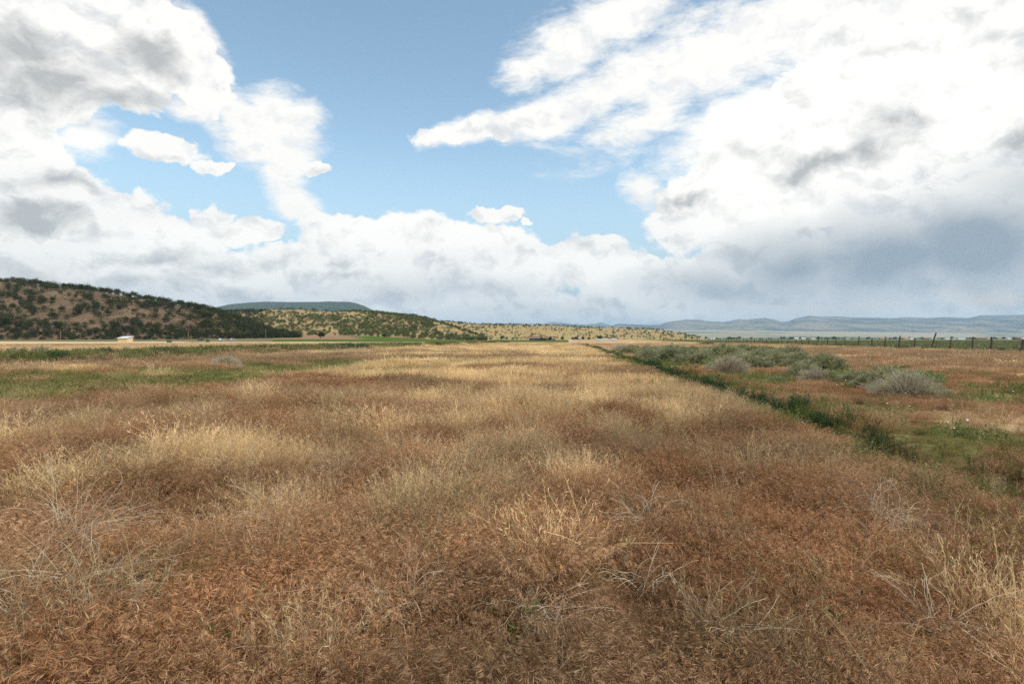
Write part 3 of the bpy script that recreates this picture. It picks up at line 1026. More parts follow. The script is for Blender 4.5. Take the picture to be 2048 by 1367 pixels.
def grass_zone(r0, r1, dens, protos_c, protos_s, sc, out):
    x, y = ring_points(r0, r1, dens, R(52) if r1 < 60 else R(46))
    straw, green, soil, sage = cover(x, y)
    s, t = st(x, y)
    u = RNG.uniform(0, 1, len(x))
    near_green = np.where((x > 0) & (np.hypot(x, y) < 14), 0.30, 0.70)
    keep = (u > soil * 0.70) & (u > green * near_green) & (sage < 0.5) & ~in_ditch(x, y, 0.5) & (np.hypot(x, y) > 0.9)
    right = sstep(DITCH_T + 0.8, DITCH_T + 2.2, t) * (1 - sstep(16, 28, t))
    keep &= RNG.uniform(0, 1, len(x)) > right * 0.35
    x, y, straw, green, right, t = x[keep], y[keep], straw[keep], green[keep], right[keep], t[keep]
    n = len(x)
    is_straw = RNG.uniform(0, 1, n) < np.maximum(straw * 0.86 + 0.05, 0.75 * sstep(0.60, 0.72, fbm(x, y, 0.8, 3, 44)) * (np.hypot(x, y) < 14))
    lump = 0.42 + 1.16 * fbm(x, y, 0.62, 3, 41)
    dt = np.abs(t - DITCH_T)
    scale = sc * lump * RNG.uniform(0.8, 1.25, n) * (1 - 0.45 * right) * (1 - 0.35 * green) * (0.62 + 0.38 * sstep(0.5, 2.2, dt))
    tone = (0.42 + 1.08 * fbm(x, y, 0.9, 4, 42))[:, None] * RNG.uniform(0.78, 1.22, (n, 1))
    mixr = fbm(x, y, 1.8, 3, 43)[:, None]
    rust = C_RUST + (C_RUST2 - C_RUST) * np.clip(mixr * 1.6 - 0.3 + 0.25 * sstep(6, 40, np.hypot(x, y))[:, None], 0, 1)
    og = np.clip(green * 0.75 + (RNG.uniform(0, 1, n) < 0.03) * 0.5, 0, 0.85)[:, None]
    rust = rust + (np.array([0.215, 0.215, 0.075]) - rust) * og
    strawc = C_STRAW * (1 - 0.35 * (1 - straw[:, None])) + (np.array([0.64, 0.47, 0.27]) - C_STRAW) * (RNG.uniform(0, 1, (n, 1)) < 0.25 + 0.35 * (np.hypot(x, y) < 7)[:, None]) * 0.75
    strawc = strawc + (np.array([0.30, 0.30, 0.10]) - strawc) * og * 0.8
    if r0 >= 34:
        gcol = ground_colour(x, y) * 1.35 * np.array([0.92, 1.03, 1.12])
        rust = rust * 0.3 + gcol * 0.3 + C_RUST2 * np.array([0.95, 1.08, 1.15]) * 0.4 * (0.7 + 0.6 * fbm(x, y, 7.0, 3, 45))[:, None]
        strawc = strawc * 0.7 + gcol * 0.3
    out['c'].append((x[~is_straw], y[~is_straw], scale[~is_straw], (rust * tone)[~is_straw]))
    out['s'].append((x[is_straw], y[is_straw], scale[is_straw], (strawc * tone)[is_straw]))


def finish(lst):
    x = np.concatenate([q[0] for q in lst])
    y = np.concatenate([q[1] for q in lst])
    sc = np.concatenate([q[2] for q in lst])
    tn = np.concatenate([q[3] for q in lst])
    return x, y, gz(x, y), sc, np.clip(tn, 0.01, 1)


def build_grass():
    pc = [cheat_tuft(100 + i, 64) for i in range(6)]
    ps = [straw_tuft(120 + i, bend=(0.4, 0.7, 0.95)[i % 3], curl=(0.0, 0.02, 0.04)[i % 3]) for i in range(5)]
    near = {'c': [], 's': []}
    grass_zone(0.8, 7, 42, pc, ps, 1.0, near)
    grass_zone(7, 16, 26, pc, ps, 1.1, near)
    x, y, z, sc, tn = finish(near['c'])
    scatter('cheatgrass', pc, x, y, z, yaw(len(x)), sc, tn, 'rust brown cheatgrass with nodding seed heads covering the field', 'grass')
    x, y, z, sc, tn = finish(near['s'])
    scatter('straw_grass', ps, x, y, z, yaw(len(x)), sc, tn, 'pale straw coloured dry grass in patches across the field', 'grass')
    # wider tufts with broader blades for the middle distance
    fc = [cheat_tuft(140 + i, 60, 0.42, (0.16, 0.36), 8, 0.005, (0.04, 0.07), 0.010) for i in range(4)]
    fs = [straw_tuft(150 + i, 75, 0.42, (0.18, 0.42), 3, 0.007, 0.5, 4, 0.05) for i in range(4)]
    mid = {'c': [], 's': []}
    grass_zone(16, 34, 7.0, fc, fs, 1.0, mid)
    x, y, z, sc, tn = finish(mid['c'])
    scatter('rusty_field_grass', fc, x, y, z, yaw(len(x), 0.06), sc, tn, 'rust brown dry grass in the middle of the field', 'grass')
    x, y, z, sc, tn = finish(mid['s'])
    scatter('blond_field_grass', fs, x, y, z, yaw(len(x), 0.06), sc, tn, 'blond dry grass in the middle of the field', 'grass')
    gc = [cheat_tuft(160 + i, 60, 0.9, (0.14, 0.36), 5, 0.012, (0.07, 0.12), 0.024) for i in range(3)]
    gs = [straw_tuft(170 + i, 75, 0.9, (0.16, 0.42), 2, 0.016, 0.45, 4, 0.08) for i in range(3)]
    far = {'c': [], 's': []}
    grass_zone(34, 75, 1.9, gc, gs, 1.0, far)
    grass_zone(75, 190, 0.45, gc, gs, 1.15, far)
    x, y, z, sc, tn = finish(far['c'] + far['s'])
    scatter('distant_field_grass', gc + gs, x, y, z, yaw(len(x), 0.04), sc, tn, 'dry grass far down the field towards the ranch', 'grass')


build_grass()

# green stuff: weeds in the ditch and on the berm, bindweed mats
def build_weeds():
    fw = [feather_weed(200 + i) for i in range(4)]
    n = 11000
    s = RNG.uniform(0, 1, n) ** 1.7 * 150 + 7.0
    dm = DITCH_T + (fbm(s, s * 0, 9.0, 2, 8) - 0.5) * 0.7
    t = dm + RNG.normal(0, 0.20, n) + 0.05
    x, y = s * ST + t * CT, s * CT - t * ST
    keep = (fbm(s, t * 2, 2.6, 3, 51) > 0.29 - 0.06 * sstep(30, 12, s)) & (RNG.uniform(0, 1, n) < 0.05 + 0.95 * sstep(7.0, 13.5, s) ** 1.5)
    x, y, s, t, dm = x[keep], y[keep], s[keep], t[keep], dm[keep]
    n = len(x)
    tint = np.array([0.045, 0.082, 0.034]) * (0.8 + 0.5 * RNG.uniform(0, 1, (n, 1)))
    yel = (fbm(x, y, 3, 3, 52)[:, None] > 0.62) & (RNG.uniform(0, 1, (n, 1)) < 0.5)
    tint = np.where(yel, np.array([0.17, 0.19, 0.045]), tint)
    scatter('ditch_weeds', fw, x, y, gz(x, y), yaw(n), (0.62 + 0.80 * fbm(s, t, 3, 3, 53)) * (0.5 + 0.5 * sstep(7.5, 13, s)) * RNG.uniform(0.7, 1.15, n), tint,
            'dark green feathery weeds filling the narrow ditch', 'weeds')
    # yellow green fringe along both banks, sweet clover and young weeds among the grass on the right
    m = 1500
    s = RNG.uniform(0, 1, m) ** 1.5 * 60 + 3
    t = DITCH_T + np.where(RNG.uniform(0, 1, m) < 0.35, -0.75, 0.95) + RNG.normal(0, 0.45, m)
    x, y = s * ST + t * CT, s * CT - t * ST
    keep = (fbm(x, y, 1.6, 3, 54) > 0.50) & ~in_ditch(x, y, 0.35)
    gx, gy = ring_points(2.2, 62, 3.6)
    st_, gr, so, sa = cover(gx, gy)
    gk = (RNG.uniform(0, 1, len(gx)) < gr * 0.9) | (RNG.uniform(0, 1, len(gx)) < 0.03)
    x, y = np.concatenate([x[keep], gx[gk]]), np.concatenate([y[keep], gy[gk]])
    n = len(x)
    tint = np.array([0.23, 0.22, 0.075]) * (0.75 + 0.5 * RNG.uniform(0, 1, (n, 1))) * np.array([1, 1, 1]) + RNG.uniform(-0.03, 0.02, (n, 3)) * np.array([1, 0.3, 0.1])
    young = [feather_weed(220 + i, 12, 0.10, (0.15, 0.38), 24, (0.02, 0.05), 0.006) for i in range(3)]
    scatter('young_weeds', young, x, y, gz(x, y), yaw(n), RNG.uniform(0.6, 1.15, n), np.clip(tint, 0.02, 1), 'yellow green young weeds among the dry grass', 'weeds')
    # bindweed
    bw = [bindweed_mat(240 + i, fl=(2, 0, 1, 0)[i]) for i in range(4)]
    gx, gy = ring_points(3, 60, 4.2, R(46))
    st_, gr, so, sa = cover(gx, gy)
    s, t = st(gx, gy)
    gk = (RNG.uniform(0, 1, len(gx)) < gr * np.where(gx < 0, 0.55, 1.0)) & (((t > DITCH_T + 1.2) & (t < 40)) | (gx < -5))
    gk |= (t > DITCH_T + 1.2) & (t < 12) & (RNG.uniform(0, 1, len(gx)) < 0.10)
    x, y = gx[gk], gy[gk]
    n = len(x)
    tint = np.array([0.125, 0.150, 0.048]) * (0.55 + 0.9 * RNG.uniform(0, 1, (n, 1)))
    q = x > 0
    scatter('bindweed', bw, x[q], y[q], gz(x[q], y[q]), yaw(int(q.sum()), 0.05), RNG.uniform(0.7, 1.4, int(q.sum())), tint[q], 'low green bindweed with small white flowers', 'bindweed')
    q = ~q
    mats = [bindweed_mat(250 + i, fl=0) for i in range(3)]
    scatter('green_ground_cover', mats, x[q], y[q], gz(x[q], y[q]), yaw(int(q.sum()), 0.05), RNG.uniform(0.8, 1.5, int(q.sum())), tint[q] * np.array([1.15, 1.0, 1.1]), 'low olive green ground cover in front of the left berm', 'ground cover')
    # left berm
    m = 6000
    s = RNG.uniform(0, 1, m) ** 1.25 * 300 - 14
    bm = BERM_T + (fbm(s, s * 0, 14.0, 2, 9) - 0.5) * 1.6
    t = bm + RNG.normal(0, 1.15, m) - 0.1
    x, y = s * ST + t * CT, s * CT - t * ST
    keep = (fbm(s, t * 2, 5.0, 3, 55) > 0.33 + 0.18 * sstep(60, 220, s)) & (y > 5)
    x, y, s = x[keep], y[keep], s[keep]
    n = len(x)
    mixv = fbm(x, y, 4.0, 3, 56)[:, None]
    tint = np.where(mixv > 0.60, np.array([0.090, 0.140, 0.060]), np.array([0.220, 0.225, 0.085])) * (0.75 + 0.5 * RNG.uniform(0, 1, (n, 1)))
    big = [feather_weed(260 + i, 34, 0.42, (0.30, 0.62), 26, (0.05, 0.11), 0.020) for i in range(3)]
    scatter('berm_weeds', big, x, y, gz(x, y) - 0.03, yaw(n), RNG.uniform(0.55, 1.15, n), tint, 'green weeds growing along the low berm on the left', 'weeds')


build_weeds()

# loose pale dead stems lying among the grass
def build_dead_stems():
    ds = [straw_tuft(300 + i, 9, 0.16, (0.22, 0.50), 0, 0.0034, 1.3, 8, curl=0.09) for i in range(4)]
    ds += [straw_tuft(310 + i, 7, 0.14, (0.28, 0.50), 12, 0.0026, 0.6, 6, 0.03, 0.03) for i in range(4)]
    x, y = ring_points(1.5, 14, 4.0)
    st_, gr, so, sa = cover(x, y)
    keep = (fbm(x, y, 1.5, 3, 61) > 0.50) & ~in_ditch(x, y, 0.5)
    x, y = x[keep], y[keep]
    n = len(x)
    tint = np.array([0.74, 0.55, 0.34]) * RNG.uniform(0.75, 1.15, (n, 1))
    scatter('dead_stems', ds, x, y, gz(x, y), yaw(n, 0.28), RNG.uniform(0.7, 1.15, n), tint, 'pale dead stems tangled in the dry grass', 'dead stems')


build_dead_stems()

# ------------------------------------------------------------------ trees
def crown_mesh(name, rng, w, h, z0, nclump, nleaf, leaf, base, mat, flat=0.0):
    """clumps of small leaf faces through an uneven crown; darkness and light come from the light alone"""
    ctr = []
    for _ in range(nclump):
        a, e = rng.uniform(0, 6.28), math.acos(rng.uniform(-0.55, 1.0))
        rr = rng.uniform(0.35, 0.86)
        ctr.append((math.cos(a) * math.sin(e) * w * 0.5 * rr, math.sin(a) * math.sin(e) * w * 0.5 * rr, z0 + h * 0.5 + math.cos(e) * h * 0.42 * rr - flat * h * 0.1))
    ctr = np.array(ctr)
    cr = rng.uniform(0.18, 0.34, nclump) * min(w, h)
    i = rng.integers(0, nclump, nleaf)
    d = unit(rng.normal(size=(nleaf, 3)))
    p = ctr[i] + d * (cr[i] * rng.uniform(0.35, 1.0, nleaf) ** 0.5)[:, None]
    p[:, 2] = np.maximum(p[:, 2], z0 * 0.6)
    dd = unit(d + rng.normal(0, 0.7, (nleaf, 3)))
    q = diamonds(p, dd, rng.uniform(0.7, 1.4, nleaf) * leaf, rng.uniform(0.6, 1.2, nleaf) * leaf * 0.7, rng)
    tone = rng.uniform(0.8, 1.2, nclump)[i][:, None]
    c = jitter_col(rng, nleaf, base, 0.28) * tone
    return poly_mesh(name, [q], [mat], [c])


def trunk_mesh(rng, h, r, limbs=4, mat=None, spread=0.5):
    b = MB()
    b.tube([(0, 0, -0.3), (0.04 * h, 0.02 * h, h * 0.5), (0.02 * h, 0.05 * h, h)], [r * 1.25, r * 0.9, r * 0.45], 7)
    for i in range(limbs):
        a = i * 6.28 / limbs + rng.uniform(-0.4, 0.4)
        z0 = h * rng.uniform(0.35, 0.7)
        L = h * spread * rng.uniform(0.7, 1.2)
        b.tube([(0.03 * h, 0.02 * h, z0), (math.cos(a) * L * 0.5, math.sin(a) * L * 0.5, z0 + L * 0.45), (math.cos(a) * L, math.sin(a) * L, z0 + L * 0.75)], [r * 0.6, r * 0.4, r * 0.15], 5)
    return b.mesh('trunk', mat or M_BARK)


def place_copy(root, kids, loc, rz=0.0, sc=1.0, label=None, group=None, flat=1.0):
    r = root.copy()
    COL.objects.link(r)
    r.location = loc
    r.rotation_euler = (0, 0, rz)
    r.scale = (sc, sc, sc * flat)
    if label:
        r['label'] = label
    if group:
        r['group'] = group
    for ch in kids:
        c = ch.copy()
        COL.objects.link(c)
        c.parent = r
    return r


JUN = (0.062, 0.072, 0.028)


def build_junipers():
    rng = np.random.default_rng(5)
    kinds = []
    LAB = 'dark green juniper among many scattered on the red brown hillside'
    for v in range(6):
        w, h = rng.uniform(5.0, 7.2), rng.uniform(3.6, 5.4)
        base = np.array(JUN) * rng.uniform(0.8, 1.25) * np.array([rng.uniform(0.95, 1.25), 1, 1])
        kinds.append((crown_mesh('crown', rng, w, h, 0.3, 13, 900, 0.34, base, M_LEAF), trunk_mesh(rng, h * 0.55, 0.2)))
    pts = []
    tries = 0
    taken = []
    while len(pts) < 292 and tries < 60000:
        tries += 1
        k = rng.uniform(-0.95, -0.40)
        u = rng.uniform(0.0, 1.02) ** 0.9 if rng.uniform() < 0.8 else rng.uniform(0.9, 1.03)
        u = max(u, 0.0)
        X, Y, Z = [float(q[0]) for q in hill_l.point(np.array([k]), np.array([u]))]
        px = 1024 + F * k
        if px > 590:
            continue
        dens = 1.0 if u < 0.22 else (0.30 + 0.35 * (float(fbm(np.array([X]), np.array([Y]), 35, 3, 81)[0]) > 0.5))
        if u > 0.93:
            dens = 0.9
        if px > 440:
            dens = 1.0
        if rng.uniform() > dens:
            continue
        pyv = HZ + F * (EYE - Z) / Y
        sep = 3.4 if u < 0.25 or px > 440 else 4.6
        if any((X - a) ** 2 + ((Y - b) * 0.8) ** 2 < sep * sep for a, b in taken):
            continue
        taken.append((X, Y))
        pts.append((X, Y, Z, u))
    root0 = None
    made = {}
    for i, (X, Y, Z, u) in enumerate(pts):
        v = int(rng.integers(0, len(kinds)))
        sc = float(np.clip(rng.lognormal(0.06, 0.28), 0.55, 1.5))
        if v not in made:
            e = empty('juniper_tree', (X, Y, Z - 0.1), LAB, 'tree', 'junipers scattered over the left hillside', rng.uniform(0, 6.28))
            e.scale = (sc, sc, sc)
            made[v] = (e, [new_obj('crown', kinds[v][0], e), new_obj('trunk', kinds[v][1], e)])
        else:
            place_copy(made[v][0], made[v][1], (X, Y, Z - 0.1), rng.uniform(0, 6.28), sc)
    # the woodland on the hills behind, and the small shrubs between: one mass
    protos = [crown_mesh('woodland tree', rng, rng.uniform(3.6, 5.0), rng.uniform(4.2, 5.4), 0.2, 10, 420, 0.48, (1, 1, 1), M_TREE_I) for _ in range(6)]
    X, Y, Z, SC, TN = [], [], [], [], []
    def add(hill, n, k0, k1, u0, u1, dens, sc0, sc1, col):
        k = rng.uniform(k0, k1, n)
        u = rng.uniform(u0, u1, n)
        x, y, z = hill.point(k, u)
        keep = rng.uniform(0, 1, n) < dens(k, u, x, y)
        m = int(keep.sum())
        X.append(x[keep]); Y.append(y[keep]); Z.append(z[keep] - 0.15)
        SC.append(rng.uniform(sc0, sc1, m))
        TN.append(np.asarray(col)[None, :] * rng.uniform(0.75, 1.3, (m, 1)) * rng.uniform(0.92, 1.08, (m, 3)))
    pk = lambda p: (p - 1024) / F
    def dm(k, u, x, y):
        px = 1024 + F * k
        d = np.where(u < 0.60, 0.95, 0.10)
        d = np.where((px > 690) & (u >= 0.62), 0.6, d)
        bare = sstep(845, 885, px) * sstep(0.12, 0.35, u)
        d = d * (1 - 0.93 * bare)
        return d * (0.45 + 0.9 * (fbm(x, y, 40, 3, 82) > 0.45))
    add(hill_m, 4600, pk(430), pk(975), 0.0, 1.0, dm, 0.7, 1.25, (0.120, 0.135, 0.042))
    add(hill_m, 260, pk(405), pk(530), 0.0, 1.02, lambda k, u, x, y: np.ones_like(k), 0.9, 1.5, (0.045, 0.052, 0.022))  # trees of the left spur, its shade put into a darker tint
    add(hill_m, 200, pk(700), pk(960), 0.97, 1.03, lambda k, u, x, y: np.full_like(k, 0.7), 0.7, 1.1, (0.07, 0.078, 0.028))
    def dr(k, u, x, y):
        px = 1024 + F * k
        d = 0.9 - 0.55 * sstep(980, 1200, px)
        return d * (0.2 + 0.9 * (fbm(x, y, 70, 3, 83) > 0.50))
    add(hill_r, 2300, pk(850), pk(1400), 0.02, 1.0, dr, 0.6, 1.25, (0.095, 0.108, 0.045))
    add(hill_m, 1500, pk(430), pk(960), 0.0, 1.0, lambda k, u, x, y: np.full_like(k, 0.8), 0.22, 0.5, (0.15, 0.155, 0.06))
    add(hill_r, 1800, pk(850), pk(1400), 0.0, 1.0, lambda k, u, x, y: 0.35 + 0.65 * (fbm(x, y, 90, 3, 85) > 0.45), 0.2, 0.55, (0.15, 0.155, 0.065))
    add(hill_r, 120, pk(860), pk(1330), 0.98, 1.02, lambda k, u, x, y: np.full_like(k, 0.6), 0.6, 1.1, (0.065, 0.075, 0.034))
    add(hill_l, 2600, pk(-100), pk(580), 0.0, 1.0, lambda k, u, x, y: np.full_like(k, 0.7), 0.10, 0.34, (0.095, 0.098, 0.045))
    add(hill_l, 1050, pk(-100), pk(600), 0.06, 1.0, lambda k, u, x, y: 0.25 + 0.75 * (fbm(x, y, 30, 3, 84) > 0.47), 0.8, 1.45, (0.056, 0.062, 0.026))
    add(hill_l, 520, pk(-100), pk(600), -0.0, 0.16, lambda k, u, x, y: np.full_like(k, 0.7), 0.45, 0.9, (0.050, 0.056, 0.024))
    n = sum(len(q) for q in X)
    x, y, z, sc, tn = map(np.concatenate, (X, Y, Z, SC, TN))
    rot = np.stack([np.zeros(n), np.zeros(n), rng.uniform(0, 6.28, n)], -1)
    scatter('juniper_woodland', protos, x, y, z, rot, sc, tn, 'pinyon and juniper woodland covering the hills behind', 'woodland')
    # lone trees on the flat
    def lone(px, py, y, w, h, base, label, name='lone_tree', cl=12, nl=1300, trunk=0.28):
        xx = (px - 1024) / F * y
        zz = EYE + (HZ - py) / F * y
        e = empty(name, (xx, y, float(gz(xx, y)) - 0.05), label, 'tree')
        new_obj('crown', crown_mesh('crown', rng, w, h * (1 - trunk * 0.6), h * trunk, cl, nl, 0.055 * (w + h), base, M_LEAF), e)
        new_obj('trunk', trunk_mesh(rng, h * (trunk + 0.35), 0.03 * w + 0.05), e)
        return e
    lone(641, 679, 480, 6.6, 4.4, (0.050, 0.048, 0.024), 'round dark lone tree on the ploughed strip below the wooded hill')
    lone(768, 676, 560, 4.6, 3.4, (0.050, 0.050, 0.024), 'small dark tree at the edge of the green field with a shrub beside it')
    lone(758, 677, 565, 2.2, 1.9, (0.055, 0.052, 0.026), 'shrub beside the small dark tree in the green field', 'field_shrub', 6, 500, 0.15)
    lone(632, 672, 640, 3.6, 3.2, (0.060, 0.068, 0.028), 'bushy tree behind the round lone tree, at the foot of the wooded hill')
    lone(1100, 680, 560, 3.4, 4.4, (0.038, 0.042, 0.020), 'dark upright tree in front of the ranch outbuilding', 'upright_tree', 9, 900, 0.12)
    lone(1003, 679, 640, 3.6, 4.6, (0.080, 0.105, 0.032), 'light green tree standing left of the ranch barn')
    lone(943, 677, 690, 6.0, 3.6, (0.058, 0.068, 0.030), 'wide dark bush under the bare end of the wooded hill', 'bush', 9, 800, 0.1)
    lone(962, 677, 690, 7.5, 3.4, (0.062, 0.070, 0.030), 'widest of the dark bushes under the bare orange slope', 'bush', 9, 800, 0.1)
    lone(981, 677, 720, 3.6, 3.6, (0.060, 0.072, 0.032), 'small round bush right of the wide dark bushes', 'bush', 7, 500, 0.1)
    lone(1201, 677, 700, 8.0, 5.0, (0.085, 0.130, 0.034), 'broad light green tree near the pale low shed', 'broadleaf_tree')
    lone(1152, 677, 700, 4.8, 4.4, (0.070, 0.105, 0.034), 'green tree above the white parked vehicles at the ranch', 'broadleaf_tree')
    lone(1166, 677, 720, 4.2, 4.2, (0.040, 0.055, 0.026), 'dark green tree right of the ranch vehicles', 'broadleaf_tree')
    lone(1178, 677, 730, 5.2, 3.6, (0.062, 0.082, 0.034), 'grey green tree between the dark tree and the broad light tree', 'broadleaf_tree')
    lone(1146, 677, 735, 3.2, 3.4, (0.058, 0.080, 0.034), 'small tree behind the left white vehicle', 'broadleaf_tree')
    lone(1124, 675, 760, 3.6, 4.0, (0.062, 0.078, 0.034), 'tree between the ranch outbuilding and the vehicles', 'broadleaf_tree')


build_junipers()

# ------------------------------------------------------------------ rabbitbrush
def brush_meshes(seed, w, h, green, grey_share, nst=850):
    rng = np.random.default_rng(seed)
    a = rng.uniform(0, 6.28, nst)
    el = np.arccos(rng.uniform(0.10, 1.0, nst))
    lump = 0.45 + 1.0 * fbm(np.cos(a) * np.sin(el) * 2 + 5 + seed, np.sin(a) * np.sin(el) * 2 + 3, 0.55, 3, seed)
    d = np.stack([np.cos(a) * np.sin(el), np.sin(a) * np.sin(el), np.cos(el)], -1)
    L = lump * rng.uniform(0.78, 1.05, nst)
    tip = d * np.array([w / 2, w / 2, h]) * L[:, None]
    mid = tip * 0.5 * np.array([0.85, 0.85, 1.1]) + rng.normal(0, 0.012, (nst, 3))
    base = d * np.array([w, w, 0]) * 0.06
    P = np.stack([base, mid, tip], 1)
    q1 = ribbons(P, np.tile(np.array([0.010, 0.007, 0.004]), (nst, 1)), unit(rng.normal(size=(nst, 3))))
    c1 = np.repeat(jitter_col(rng, nst, (0.30, 0.245, 0.19), 0.3), 2, axis=0)
    # fine dry twigs near the outside
    k = int(nst * (0.8 + 2.2 * grey_share))
    i = rng.integers(0, nst, k)
    f = rng.uniform(0.35, 0.85, k)[:, None]
    p = mid[i] * (1 - f) + tip[i] * f
    dd = unit(unit(tip[i] - base[i]) + rng.normal(0, 0.28, (k, 3)))
    q2 = diamonds(p, dd, rng.uniform(0.10, 0.26, k) * min(w, 1.4), np.full(k, 0.007), rng)
    c2 = jitter_col(rng, k, (0.50, 0.42, 0.31) if grey_share > 0.4 else (0.26, 0.22, 0.16), 0.25)
    tw = poly_mesh('twigs', [q1, q2], [M_SHRUB], [c1, c2])
    # foliage in sprays at the tips
    is_g = rng.uniform(0, 1, nst) > grey_share * (0.4 + 1.2 * fbm(tip[:, 0] + seed, tip[:, 1], 0.35, 2, seed + 3))
    it = np.where(is_g)[0]
    per = 22
    j = np.repeat(it, per)
    f = rng.uniform(0.66, 1.03, len(j))[:, None]
    p = mid[j] * (1 - f) + tip[j] * f + rng.normal(0, 0.02, (len(j), 3))
    dd = unit(unit(tip[j] - base[j]) * 1.0 + rng.normal(0, 0.5, (len(j), 3)) + np.array([0, 0, 0.45]))
    q3 = diamonds(p, dd, rng.uniform(0.04, 0.10, len(j)), np.full(len(j), 0.013), rng)
    c3 = np.repeat(jitter_col(rng, len(it), green, 0.22), per, axis=0) * rng.uniform(0.85, 1.15, (len(j), 1))
    fo = poly_mesh('foliage', [q3], [M_SHRUB], [c3])
    return fo, tw


def build_brush():
    rng = np.random.default_rng(9)
    G1, G2, G3 = (0.315, 0.330, 0.180), (0.290, 0.345, 0.130), (0.390, 0.390, 0.210)
    kinds = {'g': [brush_meshes(31, 1.5, 0.75, G1, 0.10), brush_meshes(32, 1.7, 0.72, G2, 0.08), brush_meshes(33, 1.3, 0.70, G3, 0.15), brush_meshes(37, 1.6, 0.62, G1, 0.25)],
             'm': [brush_meshes(34, 1.6, 0.75, G1, 0.42), brush_meshes(38, 1.4, 0.7, G3, 0.35)],
             'y': [brush_meshes(35, 1.6, 0.75, G3, 0.97, 1100), brush_meshes(36, 1.9, 0.72, G3, 0.94, 1200)]}
    GR = 'rabbitbrush shrubs growing right of the ditch'
    made = {}
    # (px, base row, width px, kind, own label)
    named = [
        (1815, 792, 150, 'y', 'large grey twiggy rabbitbrush, nearest of the patch'),
        (1880, 793, 50, 'g', 'small bright green rabbitbrush at the right foot of the large grey one'),
        (1765, 776, 110, 'm', 'wide grey green rabbitbrush with yellowish sprigs behind the large grey one'),
        (1722, 768, 80, 'm', 'grey green rabbitbrush at the left end of the near clump'),
        (1838, 768, 90, 'g', 'green rabbitbrush just behind the large grey twiggy one'),
        (1755, 784, 55, 'g', 'low bright green shrub tucked under the left of the large grey one'),
        (1672, 764, 70, 'g', 'bright green rabbitbrush with a greyer one leaning on its left'),
        (1630, 764, 74, 'y', 'grey brown brush between the bright green shrub and the dark shrub on its left'),
        (1602, 752, 70, 'm', 'dark grey green brush left of the grey brown one in the near clump'),
        (1655, 742, 74, 'g', 'green rabbitbrush standing alone behind the near clump'),
        (1457, 745, 84, 'y', 'rounded pale grey dead rabbitbrush at the front of the long patch'),
        (1430, 742, 40, 'g', 'small green shrub leaning on the pale grey dead rabbitbrush'),
        (1557, 766, 36, 'g', 'small lone bluish green shrub on bare ground in front of the patch'),
        (1405, 730, 66, 'm', 'grey green brush just left of the pale grey dead rabbitbrush'),
        (1240, 705, 46, 'y', 'grey brown bush at the far left tip of the patch by the ditch'),
        (1265, 703, 36, 'g', 'green shrub right beside the grey brown bush at the far tip of the patch'),
        (1345, 725, 84, 'g', 'broad green rabbitbrush at the ditch side of the long patch'),
        (1375, 729, 64, 'g', 'low rounded green rabbitbrush in the front row, left of the grey green one'),
        (1305, 718, 66, 'm', 'long low grey green brush in the front row nearest the ditch'),
        (1586, 717, 66, 'm', 'spreading grey green brush at the right end of the long patch'),
        (1568, 704, 36, 'g', 'small round shrub standing up at the far right of the long patch'),
        (1582, 736, 50, 'g', 'bright green shrub below the spreading brush at the right end'),
        (1553, 732, 52, 'g', 'pale green shrub left of the bright green one at the right end'),
        (1528, 738, 52, 'g', 'green shrub in the front right of the long patch near open grass'),
        (1437, 725, 84, 'g', 'large dark based rabbitbrush in the middle of the long patch'),
        (1415, 690, 30, 'g', 'shrub standing highest at the back of the long patch'),
        (2043, 765, 60, 'm', 'grey green brush cut by the frame edge at the far right'),
    ]
    filler = 'green rabbitbrush shrub packed among others in the long patch'
    items = [(a, b, c, k, l) for a, b, c, k, l in named[:26]]
    occupied = [(p[0], p[1]) for p in items]
    tries = 0
    while len(items) < 104 and tries < 5000:
        tries += 1
        f = rng.uniform(0, 1)
        px = 1245 + 355 * f
        top = 698 + 3 * f
        bot = 707 + 36 * min(1, (px - 1245) / 230.0) - 14 * max(0, f - 0.65) / 0.35
        py = rng.uniform(top, bot)
        d = 1138 * 1.5 / (py - HZ)
        if any(abs(px - a) < 14 * (py - HZ) / 40 + 4 and abs(py - b) < 2.0 + (py - HZ) * 0.06 for a, b in occupied):
            continue
        occupied.append((px, py))
        items.append((px, py, rng.uniform(1.1, 1.9) * F / d * 1.1, 'g' if rng.uniform() < 0.78 else 'm', filler))
    for i, (px, py, wp, kd, lab) in enumerate(items):
        x, y, z = at_pixel(px, py)
        v = int(rng.integers(0, len(kinds[kd])))
        wm = {'g': (1.5, 1.7, 1.3, 1.6), 'm': (1.6, 1.4), 'y': (1.6, 1.9)}[kd][v]
        sc = wp * y / F / wm
        rz = rng.uniform(0, 6.28)
        if (kd, v) not in made:
            e = empty('rabbitbrush_shrub', (x, y, z - 0.04), lab, 'shrub', GR, rz)
            e.scale = (sc, sc, sc * 0.82)
            made[(kd, v)] = (e, [new_obj('foliage', kinds[kd][v][0], e), new_obj('twigs', kinds[kd][v][1], e)])
        else:
            place_copy(*made[(kd, v)], (x, y, z - 0.04), rz, sc, lab, GR, rng.uniform(0.72, 0.95))
    # sagebrush along and beyond the fence: ground cover
    pr = []
    for q in range(4):
        r2 = np.random.default_rng(400 + q)
        pr.append(crown_mesh('sagebrush', r2, 1.4, 0.75, 0.05, 8, 150, 0.16, (1, 1, 1), M_TREE_I))
    n = 16000
    y = RNG.uniform(0, 1, n) ** 1.6 * 560 + 42
    x = 51 + (y - 57) * 0.18 + RNG.uniform(0, 1, n) ** 1.3 * (y * 0.75 + 14) + 0.3
